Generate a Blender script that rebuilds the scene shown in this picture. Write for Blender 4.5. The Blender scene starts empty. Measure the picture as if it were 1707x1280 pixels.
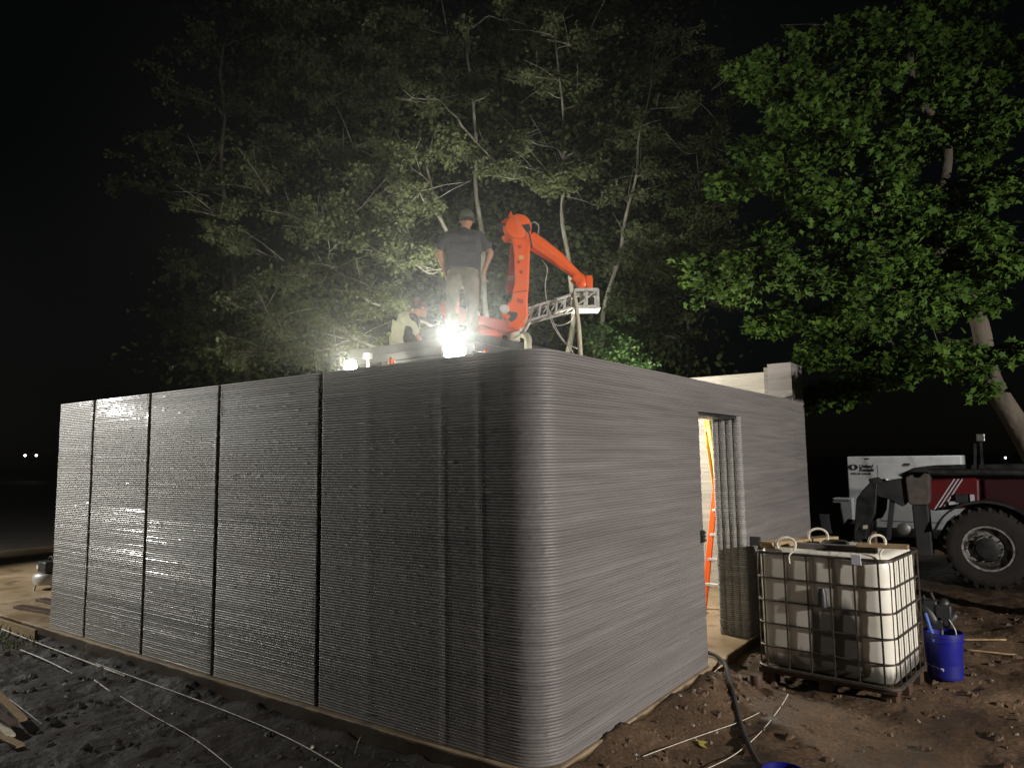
import bpy, bmesh, math, random
import numpy as np
from mathutils import Vector, Matrix, noise
C = bpy.context.scene
COL = C.collection
R = math.radians
PI = math.pi

# ------------------------------------------------------------------ camera
YAW = -0.6249
cam_d = bpy.data.cameras.new('camera'); cam = bpy.data.objects.new('camera', cam_d); COL.objects.link(cam)
cam_d.sensor_fit = 'HORIZONTAL'; cam_d.sensor_width = 36.0; cam_d.lens = 1187.3/1707*36.0
cam_d.clip_start = 0.05; cam_d.clip_end = 2000
cam.location = (2.4906, -3.7448, 1.8994)
_p, _r = 0.102, -0.0135
_fw = Vector((math.cos(_p)*math.sin(YAW), math.cos(_p)*math.cos(YAW), math.sin(_p)))
_rt = Vector((math.cos(YAW), -math.sin(YAW), 0)); _up = _rt.cross(_fw)
_r2 = _rt*math.cos(_r)+_up*math.sin(_r); _u2 = -_rt*math.sin(_r)+_up*math.cos(_r)
cam.rotation_euler = Matrix((_r2, _u2, -_fw)).transposed().to_euler()
C.camera = cam
C.cycles.caustics_reflective = False; C.cycles.caustics_refractive = False

# ------------------------------------------------------------------ night sky, faint moon
w = bpy.data.worlds.new('World'); C.world = w; w.use_nodes = True
nt = w.node_tree; bgn = nt.nodes['Background']
sky = nt.nodes.new('ShaderNodeTexSky'); sky.sky_type = 'NISHITA'; sky.sun_disc = False
sky.sun_elevation = R(12); sky.sun_rotation = R(200)
nt.links.new(sky.outputs[0], bgn.inputs[0]); bgn.inputs[1].default_value = 0.00035
C.view_settings.view_transform = 'Standard'; C.view_settings.look = 'None'
C.view_settings.exposure = 0; C.view_settings.gamma = 1

def light(name, kind, loc, power, col=(1,1,1), radius=.12, target=None, cone=60, blend=.5):
    d = bpy.data.lights.new(name, kind); d.energy = power; d.color = col
    if kind != 'SUN': d.shadow_soft_size = radius
    o = bpy.data.objects.new(name, d); COL.objects.link(o); o.location = loc
    if target is not None:
        o.rotation_euler = (Vector(target)-Vector(loc)).to_track_quat('-Z', 'Y').to_euler()
    if kind == 'SPOT': d.spot_size = R(cone); d.spot_blend = blend
    return o
moon = light('moon', 'SUN', (0,0,30), 0.006, (.75,.82,1), target=(-.3,1,0)); moon.data.angle = R(.5)
# site floodlights standing outside the frame; the lot one is an added fill
light('site_floodlight_right', 'SPOT', (11.0, .45, 3.4), 6000, (1,.94,.885), .10, (-1.0,4.4,1.3), 84, 1.0)
light('site_floodlight_yard', 'SPOT', (3.6, 12.9, 4.0), 560, (1,.98,.95), .10, (-.5,14.5,1.2), 56, .6)
light('added_fill_lot', 'SPOT', (-13.6, -3.0, 4.4), 700, (1,.94,.85), .10, (-22,4,0), 80, .6)  # unseen lamp added to lift the dark gravel lot
# beams of the two floodlights on the deck, thrown out over the wall toward the camera side
light('floodlight_beam', 'SPOT', (-2.20, 1.745, 2.995), 2600, (1,.98,.9), .07, (2.4,-3.5,3.45), 27, .55)
light('floodlight_beam_small', 'SPOT', (-3.68, 1.66, 2.91), 800, (1,.97,.78), .04, (2.4,-3.5,3.35), 24, .55)
light('site_floodlight_left', 'SPOT', (-13.4, -3.3, 4.1), 2500, (1,.96,.88), .10, (-10.0,.0,2.3), 89, .5)
# work lights inside the house, hidden behind the walls and the robot deck
light('work_light_inside', 'POINT', (-2.1, 4.5, 2.25), 420, (1,.93,.80), .10)
light('work_light_trees', 'SPOT', (-3.6, 4.6, 3.35), 1050, (1,.98,.86), .12, (-6.0,6.6,5.4), 112, .9)

# ------------------------------------------------------------------ helpers
def V(*a): return Vector(a)
def link(o, parent=None):
    COL.objects.link(o)
    if parent is not None: o.parent = parent
    return o
def tag(o, label=None, cat=None, group=None, kind=None):
    if label: o['label'] = label
    if cat: o['category'] = cat
    if group: o['group'] = group
    if kind: o['kind'] = kind
    return o
def thing(name, label, cat, loc=(0,0,0), rz=0, group=None):
    o = bpy.data.objects.new(name, None); o.empty_display_size = .1; COL.objects.link(o)
    o.location = loc; o.rotation_euler = (0,0,rz)
    return tag(o, label, cat, group)
def smooth_path(pts, sub=6):
    P = [Vector(p) for p in pts]; out = []
    for i in range(len(P)-1):
        p0 = P[max(i-1,0)]; p1 = P[i]; p2 = P[i+1]; p3 = P[min(i+2,len(P)-1)]
        for k in range(sub):
            t = k/sub
            out.append(.5*((2*p1)+(p2-p0)*t+(2*p0-5*p1+4*p2-p3)*t*t+(3*p1-p0-3*p2+p3)*t*t*t))
    out.append(P[-1]); return out

class MB:
    def __init__(s): s.v = []; s.f = []
    def add(s, vs, fs):
        b = len(s.v); s.v += [Vector(v) for v in vs]; s.f += [tuple(i+b for i in f) for f in fs]; return s
    def box(s, x0,y0,z0,x1,y1,z1, M=None):
        vs = [V(x,y,z) for z in (z0,z1) for y in (y0,y1) for x in (x0,x1)]
        if M is not None: vs = [M @ v for v in vs]
        return s.add(vs, [(0,2,3,1),(4,5,7,6),(0,1,5,4),(2,6,7,3),(0,4,6,2),(1,3,7,5)])
    def bar(s, a, b, wd, ht, up=(0,0,1)):
        a = Vector(a); b = Vector(b); d = (b-a).normalized(); u = Vector(up)
        if abs(d.dot(u)) > .98: u = V(1,0,0)
        r = d.cross(u).normalized()*wd/2; u = r.cross(d).normalized()*ht/2
        vs = [p+q for p in (a,b) for q in (-r-u, r-u, r+u, -r+u)]
        return s.add(vs, [(3,2,1,0),(4,5,6,7),(0,1,5,4),(1,2,6,5),(2,3,7,6),(3,0,4,7)])
    def tube(s, pts, r, n=8, cap=True, ell=None):
        P = [Vector(p) for p in pts]; m = len(P)
        rr = r if isinstance(r, (list,tuple)) else [r]*m
        t = (P[1]-P[0]).normalized(); u = V(0,0,1) if abs(t.z) < .9 else V(1,0,0)
        u = (u-t*u.dot(t)).normalized(); vs = []
        for i in range(m):
            t = (P[min(i+1,m-1)]-P[max(i-1,0)])
            t = t.normalized() if t.length > 1e-9 else V(0,0,1)
            u = u-t*u.dot(t); u = u.normalized() if u.length > 1e-6 else t.orthogonal().normalized()
            q = t.cross(u)
            for k in range(n):
                a = 2*PI*k/n; vs.append(P[i]+(u*math.cos(a)+q*math.sin(a))*rr[i])
        fs = [(i*n+k, i*n+(k+1)%n, (i+1)*n+(k+1)%n, (i+1)*n+k) for i in range(m-1) for k in range(n)]
        if cap: fs += [tuple(range(n-1,-1,-1)), tuple((m-1)*n+k for k in range(n))]
        return s.add(vs, fs)
    def capsule(s, a, b, ra, rb=None, n=14, sx=1, sy=1):
        # tapered limb with round ends; sx, sy flatten the section
        rb = ra if rb is None else rb; a = Vector(a); b = Vector(b); d = b-a
        t = d.normalized() if d.length > 1e-6 else V(0,0,1)
        u = V(1,0,0) if abs(t.x) < .9 else V(0,1,0); u = (u-t*u.dot(t)).normalized(); q = t.cross(u)
        rings = []
        for k in range(1,5): an = PI/2*k/4; rings.append((a-t*ra*math.cos(an), ra*math.sin(an)))
        for k in range(4,0,-1): an = PI/2*k/4; rings.append((b+t*rb*math.cos(an), rb*math.sin(an)))
        vs = [a-t*ra]
        for c, r in rings:
            for k in range(n):
                an = 2*PI*k/n; vs.append(c+u*math.cos(an)*r*sx+q*math.sin(an)*r*sy)
        vs.append(b+t*rb); m = len(rings)
        fs = [(0, 1+(k+1)%n, 1+k) for k in range(n)]
        fs += [(1+i*n+k, 1+i*n+(k+1)%n, 1+(i+1)*n+(k+1)%n, 1+(i+1)*n+k) for i in range(m-1) for k in range(n)]
        L = len(vs)-1; fs += [(L, 1+(m-1)*n+k, 1+(m-1)*n+(k+1)%n) for k in range(n)]
        return s.add(vs, fs)
    def lathe(s, prof, c=(0,0,0), axis='z', n=32, M=None, cap=True):
        c = Vector(c); vs = []
        for r, h in prof:
            for k in range(n):
                a = 2*PI*k/n; p = (r*math.cos(a), r*math.sin(a), h)
                if axis == 'y': p = (p[0], h, p[1])
                if axis == 'x': p = (h, p[0], p[1])
                p = Vector(p); p = M @ p if M is not None else p
                vs.append(c+p)
        m = len(prof)
        fs = [(i*n+k, i*n+(k+1)%n, (i+1)*n+(k+1)%n, (i+1)*n+k) for i in range(m-1) for k in range(n)]
        if cap is True: fs += [tuple(range(n-1,-1,-1)), tuple((m-1)*n+k for k in range(n))]
        if cap == 'end': fs += [tuple((m-1)*n+k for k in range(n))]
        return s.add(vs, fs)
    def prism(s, poly, d0, d1, plane='xz'):
        # outline in a plane, extruded along the third axis from d0 to d1
        def P(a,b,d): return {'xz':V(a,d,b),'xy':V(a,b,d),'yz':V(d,a,b)}[plane]
        n = len(poly); vs = [P(a,b,d0) for a,b in poly]+[P(a,b,d1) for a,b in poly]
        fs = [tuple(range(n-1,-1,-1)), tuple(range(n,2*n))]+[(i,(i+1)%n,n+(i+1)%n,n+i) for i in range(n)]
        return s.add(vs, fs)
    def build(s, name, mat, parent=None, smooth=False, bevel=0, remesh=0, world=False, sub=0):
        vs = s.v
        if world and parent is not None:
            Mi = (Matrix.Translation(parent.location) @ Matrix.Rotation(parent.rotation_euler.z,4,'Z')).inverted()
            vs = [Mi @ v for v in vs]
        me = bpy.data.meshes.new(name); me.from_pydata([tuple(v) for v in vs], [], s.f)
        bm = bmesh.new(); bm.from_mesh(me); bmesh.ops.recalc_face_normals(bm, faces=bm.faces); bm.to_mesh(me); bm.free()
        me.materials.append(mat)
        if smooth:
            me.polygons.foreach_set('use_smooth', [True]*len(me.polygons))
            if smooth != 'all':
                try: me.set_sharp_from_angle(angle=R(40))
                except Exception: pass
        o = link(bpy.data.objects.new(name, me), parent)
        if remesh:
            m = o.modifiers.new('fuse','REMESH'); m.mode = 'VOXEL'; m.voxel_size = remesh; m.use_smooth_shade = True
            m = o.modifiers.new('soften','SMOOTH'); m.factor = .5; m.iterations = 4
        if bevel:
            m = o.modifiers.new('edges','BEVEL'); m.width = bevel; m.segments = 2; m.limit_method = 'ANGLE'; m.angle_limit = R(40)
        return o

# ------------------------------------------------------------------ materials
LEAFSPEC = {}
def mat(name, c1, c2=None, scale=6, rough=.6, rough2=None, metal=0, bump=0, bscale=60, detail=6, stretch=(1,1,1),
        coat=0, emit=None, estr=0, trans=0, sss=0, lo=.35, hi=.65, spec=.5, bands=None, bscale2=None):
    m = bpy.data.materials.new(name); m.use_nodes = True; N = m.node_tree.nodes; L = m.node_tree.links
    b = N['Principled BSDF']; b.inputs['Metallic'].default_value = metal; b.inputs['Roughness'].default_value = rough
    b.inputs['Base Color'].default_value = (*c1,1); b.inputs['Specular IOR Level'].default_value = spec
    if coat: b.inputs['Coat Weight'].default_value = coat; b.inputs['Coat Roughness'].default_value = .12
    if emit: b.inputs['Emission Color'].default_value = (*emit,1); b.inputs['Emission Strength'].default_value = estr
    if trans: b.inputs['Transmission Weight'].default_value = trans
    if sss: b.inputs['Subsurface Weight'].default_value = sss; b.inputs['Subsurface Scale'].default_value = .05
    tc = N.new('ShaderNodeTexCoord'); mp = N.new('ShaderNodeMapping'); mp.inputs['Scale'].default_value = stretch
    L.new(tc.outputs['Object'], mp.inputs['Vector'])
    if c2 is not None:
        n = N.new('ShaderNodeTexNoise'); n.inputs['Scale'].default_value = scale; n.inputs['Detail'].default_value = detail
        L.new(mp.outputs[0], n.inputs['Vector'])
        r = N.new('ShaderNodeMapRange'); r.inputs[1].default_value = lo; r.inputs[2].default_value = hi
        L.new(n.outputs['Fac'], r.inputs[0])
        mx = N.new('ShaderNodeMix'); mx.data_type = 'RGBA'; L.new(r.outputs[0], mx.inputs[0])
        mx.inputs[6].default_value = (*c1,1); mx.inputs[7].default_value = (*c2,1)
        L.new(mx.outputs[2], b.inputs['Base Color'])
        if rough2 is not None:
            rr = N.new('ShaderNodeMapRange'); rr.inputs[1].default_value = lo; rr.inputs[2].default_value = hi
            rr.inputs[3].default_value = rough; rr.inputs[4].default_value = rough2
            L.new(n.outputs['Fac'], rr.inputs[0]); L.new(rr.outputs[0], b.inputs['Roughness'])
    if bump:
        n2 = N.new('ShaderNodeTexNoise'); n2.inputs['Scale'].default_value = bscale; n2.inputs['Detail'].default_value = 4
        L.new(tc.outputs['Object'], n2.inputs['Vector'])
        bp = N.new('ShaderNodeBump'); bp.inputs['Distance'].default_value = bump; bp.inputs['Strength'].default_value = 1
        L.new(n2.outputs['Fac'], bp.inputs['Height']); L.new(bp.outputs[0], b.inputs['Normal'])
    return m

def concrete(name, base, dark, rough, rough2, bump, coat, film=0):
    # printed mortar: colour drifts in long horizontal courses, a wet gloss and fine grit
    m = mat(name, dark, base, 1.0, rough, rough2, bump=bump, bscale=130, detail=5, stretch=(.12,.12,3.2), lo=.3, hi=.72, coat=coat)
    N = m.node_tree.nodes; L = m.node_tree.links; b = N['Principled BSDF']
    tc = N.new('ShaderNodeTexCoord'); mp = N.new('ShaderNodeMapping'); mp.inputs['Scale'].default_value = (.9,.9,24)
    n = N.new('ShaderNodeTexNoise'); n.inputs['Scale'].default_value = 1; n.inputs['Detail'].default_value = 3
    L.new(tc.outputs['Object'], mp.inputs[0]); L.new(mp.outputs[0], n.inputs['Vector'])
    mr = N.new('ShaderNodeMapRange'); mr.inputs[1].default_value = .3; mr.inputs[2].default_value = .7
    mr.inputs[3].default_value = .82; mr.inputs[4].default_value = 1.15; L.new(n.outputs['Fac'], mr.inputs[0])
    src = b.inputs['Base Color'].links[0].from_socket
    mx = N.new('ShaderNodeMix'); mx.data_type = 'RGBA'; mx.blend_type = 'MULTIPLY'; mx.inputs[0].default_value = 1
    L.new(src, mx.inputs[6]); L.new(mr.outputs[0], mx.inputs[7]); L.new(mx.outputs[2], b.inputs['Base Color'])
    return m

M = {}
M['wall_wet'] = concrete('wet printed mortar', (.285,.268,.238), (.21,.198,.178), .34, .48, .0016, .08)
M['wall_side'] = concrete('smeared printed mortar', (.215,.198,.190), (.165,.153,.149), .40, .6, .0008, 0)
M['wall_in'] = concrete('drier printed mortar', (.46,.44,.39), (.36,.34,.30), .6, .8, .0008, 0)
M['slab'] = mat('slab concrete', (.27,.195,.115), (.37,.28,.18), 1.6, .30, .7, bump=.002, bscale=40)
def _slabmud():
    m = M['slab']; N = m.node_tree.nodes; L = m.node_tree.links; b = N['Principled BSDF']
    tc = N.new('ShaderNodeTexCoord'); sp = N.new('ShaderNodeSeparateXYZ'); L.new(tc.outputs['Object'], sp.inputs[0])
    n = N.new('ShaderNodeTexNoise'); n.inputs['Scale'].default_value = 3.5; n.inputs['Detail'].default_value = 6; L.new(tc.outputs['Object'], n.inputs['Vector'])
    a = N.new('ShaderNodeMath'); a.operation = 'MULTIPLY_ADD'; a.inputs[1].default_value = .10; L.new(n.outputs['Fac'], a.inputs[0]); L.new(sp.outputs[2], a.inputs[2])
    mr = N.new('ShaderNodeMapRange'); mr.inputs[1].default_value = .045; mr.inputs[2].default_value = .025; L.new(a.outputs[0], mr.inputs[0])
    src = b.inputs['Base Color'].links[0].from_socket
    mx = N.new('ShaderNodeMix'); mx.data_type = 'RGBA'; L.new(mr.outputs[0], mx.inputs[0]); L.new(src, mx.inputs[6]); mx.inputs[7].default_value = (.06,.04,.024,1)
    L.new(mx.outputs[2], b.inputs['Base Color'])
_slabmud()
M['jamb'] = concrete('jamb mortar', (.36,.355,.335), (.28,.275,.265), .6, .75, .0006, 0)
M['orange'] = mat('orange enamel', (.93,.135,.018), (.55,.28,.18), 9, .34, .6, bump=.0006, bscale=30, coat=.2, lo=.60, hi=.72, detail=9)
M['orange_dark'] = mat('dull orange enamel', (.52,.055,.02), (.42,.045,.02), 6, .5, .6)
M['white_metal'] = mat('white aluminium', (.66,.66,.62), (.48,.47,.43), 14, .42, .6, metal=.25, bump=.0004)
M['steel'] = mat('galvanised steel', (.42,.41,.38), (.28,.27,.25), 20, .35, .5, metal=.85, bump=.0003)
M['cage'] = mat('dull cage steel', (.12,.105,.085), (.055,.045,.035), 18, .45, .65, metal=.6, bump=.0004)
M['black'] = mat('black rubber', (.022,.022,.022), (.04,.036,.032), 9, .7, .85, bump=.001, bscale=60)
M['black_metal'] = mat('black painted steel', (.014,.015,.016), (.035,.035,.036), 6, .38, .6, bump=.0004)
M['grey_metal'] = mat('grey painted steel', (.05,.05,.05), (.075,.075,.074), 3, .5, .65, bump=.0004)
M['dark_grey'] = mat('dark grey steel', (.022,.022,.024), (.04,.04,.042), 4, .55, .7)
M['red'] = mat('red machine paint', (.17,.007,.011), (.10,.007,.010), 4, .32, .5, coat=.3)
M['grey_block'] = mat('dusty grey casting', (.13,.105,.09), (.09,.08,.07), 12, .7, .85, bump=.001)
M['white_paint'] = mat('white machine paint', (.66,.67,.66), (.54,.55,.54), 4, .4, .55)
M['decal'] = mat('black decal', (.02,.02,.022), rough=.5)
M['hdpe'] = mat('milky plastic tank', (.62,.58,.46), (.47,.43,.33), 3, .38, .55, sss=.35, bump=.0006, bscale=9)
M['wood'] = mat('wet lumber', (.36,.26,.14), (.22,.15,.08), 9, .45, .7, stretch=(1,8,8), bump=.0008)
M['dark_wood'] = mat('dark wet lumber', (.09,.05,.03), (.05,.03,.02), 9, .45, .7, stretch=(1,6,6), bump=.001)
M['rope'] = mat('cream rope', (.70,.66,.55), (.55,.50,.40), 30, .8)
M['hose_white'] = mat('cream concrete hose', (.62,.58,.44), (.48,.44,.32), 8, .5, .7)
M['wire'] = mat('white wire', (.55,.54,.48), (.35,.33,.28), 20, .4, .6)
M['blue'] = mat('blue plastic', (.010,.012,.22), (.008,.010,.15), 6, .32, .5)
M['blue_pale'] = mat('pale blue plastic', (.08,.16,.55), (.05,.11,.42), 6, .4)
M['sticker'] = mat('white sticker', (.62,.64,.7), rough=.5)
M['skin'] = mat('skin', (.46,.24,.15), (.38,.19,.12), 12, .5, .6, sss=.08)
M['shirt'] = mat('charcoal cotton', (.045,.042,.046), (.06,.057,.06), 20, .85, .95, bump=.004, bscale=9)
M['khaki'] = mat('khaki trousers', (.24,.215,.165), (.13,.12,.09), 5, .85, .95, bump=.008, bscale=11)
M['yellow_shirt'] = mat('yellow-green shirt', (.52,.52,.34), (.40,.41,.24), 4, .85, .95, bump=.01, bscale=12)
M['vest'] = mat('dark vest cloth', (.04,.036,.04), (.06,.055,.055), 12, .9, .95, bump=.005, bscale=12)
M['cap'] = mat('olive cap cloth', (.06,.07,.045), (.10,.11,.08), 20, .9)
M['hair'] = mat('dark hair', (.03,.02,.015), (.05,.035,.025), 40, .7, bump=.002, bscale=120)
M['cap_red'] = mat('faded red cap cloth', (.03,.022,.02), (.22,.09,.08), 9, .9, lo=.5, hi=.7)
M['boot'] = mat('brown boots', (.07,.045,.03), (.10,.07,.045), 8, .6)
M['yellow'] = mat('yellow plastic', (.62,.55,.06), (.62,.43,.16), 2.5, .45, .6, bump=.004, bscale=8, lo=.42, hi=.55)
M['tyre'] = mat('dusty tyre rubber', (.016,.014,.012), (.032,.027,.022), 7, .75, .9, bump=.003, bscale=30)
M['rim'] = mat('muddy white rim', (.30,.29,.27), (.035,.028,.02), 6, .5, .7, lo=.45, hi=.52)
M['rim_ring'] = mat('scraped rim edge', (.42,.41,.39), (.16,.14,.12), 14, .45, .6)
M['lamp'] = mat('lit floodlight lens', (.9,.9,.85), rough=.4, emit=(1,.98,.9), estr=1000)
M['lamp_small'] = mat('lit small lens', (.9,.9,.8), rough=.4, emit=(1,.97,.78), estr=1000)
M['far_lamp'] = mat('far lamp glass', (.9,.9,.85), emit=(1,.95,.8), estr=10)
M['silver'] = mat('silver tank paint', (.55,.54,.52), (.42,.41,.39), 9, .35, .5, metal=.4)
M['bark_pale'] = mat('pale lichen bark', (.34,.33,.27), (.14,.125,.095), 7, .8, .9, bump=.006, bscale=22, stretch=(1,1,.4))
M['bark'] = mat('grey brown bark', (.11,.09,.065), (.05,.042,.032), 6, .85, .95, bump=.012, bscale=18, stretch=(1,1,.3))
M['leaf_maple'] = mat('maple leaves', (.018,.050,.007), (.072,.128,.016), 6, .6, .8, lo=.28, hi=.72, spec=.15)
M['leaf_pale'] = mat('pale green leaves', (.118,.138,.058), (.062,.076,.032), 1.4, .6, .8, lo=.3, hi=.7, spec=.2)
M['leaf_dark'] = mat('dull olive leaves', (.075,.10,.034), (.040,.056,.019), 2.1, .6, .8, lo=.3, hi=.7, spec=.15)
M['leaf_bush'] = mat('bright shrub leaves', (.05,.13,.03), (.10,.18,.05), 2.2, .5, .6)
M['weed'] = mat('weeds', (.05,.09,.02), (.12,.11,.03), 6, .6)
M['stone'] = mat('pale stones', (.30,.27,.22), (.16,.13,.10), 14, .35, .6, bump=.002)

def ground_mat():
    m = mat('muddy ground', (.055,.032,.017), (.13,.080,.042), 1.3, .55, .9, bump=.02, bscale=13, detail=9, lo=.34, hi=.68)
    N = m.node_tree.nodes; L = m.node_tree.links; b = N['Principled BSDF']
    tc = N.new('ShaderNodeTexCoord')
    n = N.new('ShaderNodeTexNoise'); n.inputs['Scale'].default_value = 45; n.inputs['Detail'].default_value = 8
    L.new(tc.outputs['Object'], n.inputs['Vector'])
    mr = N.new('ShaderNodeMapRange'); mr.inputs[1].default_value = .35; mr.inputs[2].default_value = .7
    mr.inputs[3].default_value = .65; mr.inputs[4].default_value = 1.5; L.new(n.outputs['Fac'], mr.inputs[0])
    src = b.inputs['Base Color'].links[0].from_socket
    mx = N.new('ShaderNodeMix'); mx.data_type = 'RGBA'; mx.blend_type = 'MULTIPLY'; mx.inputs[0].default_value = 1
    L.new(src, mx.inputs[6]); L.new(mr.outputs[0], mx.inputs[7])
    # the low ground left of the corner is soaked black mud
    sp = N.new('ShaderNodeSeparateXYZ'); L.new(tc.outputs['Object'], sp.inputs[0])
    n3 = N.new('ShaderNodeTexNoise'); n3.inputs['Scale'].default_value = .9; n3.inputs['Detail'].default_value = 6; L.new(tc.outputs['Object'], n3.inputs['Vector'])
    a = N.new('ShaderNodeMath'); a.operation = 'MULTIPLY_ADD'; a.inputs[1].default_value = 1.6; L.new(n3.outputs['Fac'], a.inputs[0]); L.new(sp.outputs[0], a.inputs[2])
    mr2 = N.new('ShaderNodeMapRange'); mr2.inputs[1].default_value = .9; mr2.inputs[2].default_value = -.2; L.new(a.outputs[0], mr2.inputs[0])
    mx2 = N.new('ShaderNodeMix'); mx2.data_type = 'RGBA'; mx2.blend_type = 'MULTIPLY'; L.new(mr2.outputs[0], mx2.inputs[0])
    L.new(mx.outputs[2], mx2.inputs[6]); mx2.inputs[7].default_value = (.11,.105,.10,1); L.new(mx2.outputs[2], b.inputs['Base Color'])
    return m
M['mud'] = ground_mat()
M['gravel'] = mat('grey gravel', (.13,.12,.11), (.22,.20,.18), 9, .75, .9, bump=.02, bscale=26, detail=8)

# ------------------------------------------------------------------ ground
def sstep(a,b,x):
    t = max(0,min(1,(x-a)/(b-a))); return t*t*(3-2*t)
def gh(x, y):
    low = -.15; high = -.15
    k = max(sstep(.05,1.1,x)*sstep(-1.8,1.2,y), sstep(3.5,6,y)*sstep(-1.0,.5,x), sstep(7.5,9.5,y))
    k = max(k, sstep(-13,-16,x))
    z = low+(high-low)*k
    z += .04*math.exp(-((x+.2)**2/.5+(y-1.0)**2/3.0))*sstep(-.3,.2,x)   # spoil against the footing
    z += .30*math.exp(-((x-3.35)**2/.75+(y-7.2)**2/.5))+.14*math.exp(-((x-2.45)**2/.2+(y-6.0)**2/.12))
    z += .05*math.exp(-((x-1.35)**2/.12+(y-5.9)**2/.3))
    z += (.055+.045*noise.noise(V(x*1.7,y*1.7,9)))*math.exp(-max(0,-.06-y)/.20)*sstep(-11,-9,x)*sstep(.5,.1,x)
    z += (.05+.05*noise.noise(V(x*1.7,y*1.7,9)))*math.exp(-max(0,x-.05)/.16)*sstep(-.3,0,x)*sstep(3.0,2.4,y)
    z -= .10*sstep(8.6,9.4,y)
    z -= .05*math.exp(-((x-.55)**2/.05+(y-1.9)**2/.7))
    near = 1-sstep(14,26,math.hypot(x,y))
    z += near*(.035*noise.noise(V(x*1.1,y*1.1,3))+.030*noise.noise(V(x*3.6,y*3.6,7))+.022*noise.noise(V(x*9,y*9,1))-.035*max(0,noise.noise(V(x*2.6,y*2.6,21))-.25))
    if -16.2 < x < .0 and -.02 < y < 7.2: z = min(z, -.3)              # stays below the slab
    return z
def axis(lo, hi, d):
    a = list(np.arange(lo, hi, d)); l = lo; r = a[-1]; s = d; s2 = d; L = []; Rr = []
    while l > -420: s *= 1.22; l -= s; L.append(l)
    while r < 420: s2 *= 1.22; r += s2; Rr.append(r)
    return L[::-1]+a+Rr
xs = axis(-9.5, 4.6, .05); ys = axis(-2.4, 9.0, .05)
mb = MB(); mb.v = [V(x,y,gh(x,y)) for y in ys for x in xs]; nx = len(xs)
mb.f = [(j*nx+i,j*nx+i+1,(j+1)*nx+i+1,(j+1)*nx+i) for j in range(len(ys)-1) for i in range(nx-1)]
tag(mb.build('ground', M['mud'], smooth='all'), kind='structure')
# concrete slab the house stands on, running out to the left, and the gravel lot beyond
mb = MB(); mb.box(-16.0,-.045,-.75, .03,7.0,0)
sl = mb.build('slab', M['slab'], bevel=.012); tag(sl, kind='structure')
mb = MB()
gx = np.linspace(-70,-16.02,70); gy = np.linspace(-30,60,80)
mb.v = [V(x,y,-.10+.05*noise.noise(V(x*.5,y*.5,0))+.02*noise.noise(V(x*2,y*2,0))) for y in gy for x in gx]
mb.f = [(j*70+i,j*70+i+1,(j+1)*70+i+1,(j+1)*70+i) for j in range(79) for i in range(69)]
tag(mb.build('gravel_lot', M['gravel'], smooth='all'), kind='structure')

rng = random.Random(5)
# loose stones and clods
mb = MB()
def stone(mb, c, r, rg):
    vs = []; fs = []
    for k in range(6):
        a = 2*PI*k/6; q = r*rg.uniform(.6,1.1); vs.append(V(c[0]+q*math.cos(a), c[1]+q*math.sin(a), c[2]-r*.2))
    for k in range(5):
        a = 2*PI*k/5+.4; q = r*rg.uniform(.4,.8); vs.append(V(c[0]+q*math.cos(a), c[1]+q*math.sin(a), c[2]+r*rg.uniform(.3,.7)))
    fs.append(tuple(range(6,11)))
    for k in range(6): fs.append((k,(k+1)%6,6+int(((k+1)%6)*5/6)%5)); fs.append((k,6+int(((k+1)%6)*5/6)%5,6+int(k*5/6)%5)) if int(((k+1)%6)*5/6)%5 != int(k*5/6)%5 else None
    mb.add(vs, fs)
for i in range(650):
    t = rng.random()
    if t < .45: x = rng.uniform(-7,2.2); y = rng.uniform(-2.2,-.15)
    elif t < .8: x = rng.uniform(.12,3.8); y = rng.uniform(-.8,6.5)
    else: x = rng.uniform(.1,.5); y = rng.uniform(0,4.5)
    stone(mb, (x,y,gh(x,y)), rng.choice([.004,.005,.006,.008,.010,.02]), rng)
mc = MB(); rc = random.Random(9)
for i in range(1450):
    x, y = (rc.uniform(-7,2.3), rc.uniform(-2.2,-.1)) if i < 600 else (rc.uniform(.1,4.2), rc.uniform(-.8,7.5))
    if i > 1350: x = rc.uniform(.1,.55); y = rc.uniform(-.4,4.0)
    stone(mc, (x,y,gh(x,y)), rc.choice([.01,.015,.02,.03,.045]), rc)
tag(mc.build('mud_clods', M['mud']), 'dark clods and crumbs of mud lying over the ground', 'clods', kind='stuff')
tag(mb.build('loose_stones', M['stone']), 'small pale stones and clods scattered over the mud around the house', 'stones', kind='stuff')
mb = MB()
for i in range(260):
    if i < 240: x = rng.uniform(-9.5,-6.6); y = rng.uniform(-.5,-.13)
    else: x = rng.uniform(-6,0); y = rng.uniform(-.45,-.14)
    z = gh(x,y); a = rng.uniform(0,2*PI); h = rng.uniform(.03,.14); l = V(math.cos(a),math.sin(a),0)*.5*h; ww = V(-math.sin(a),math.cos(a),0)*.006
    mb.add([V(x,y,z)-ww,V(x,y,z)+ww,V(x,y,z+h*.6)+l*.4+ww,V(x,y,z+h*.6)+l*.4-ww,V(x,y,z+h)+l],[(0,1,2,3),(3,2,4)])
tag(mb.build('weeds', M['weed']), 'short weeds growing along the foot of the slab', 'weeds', kind='stuff')

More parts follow.
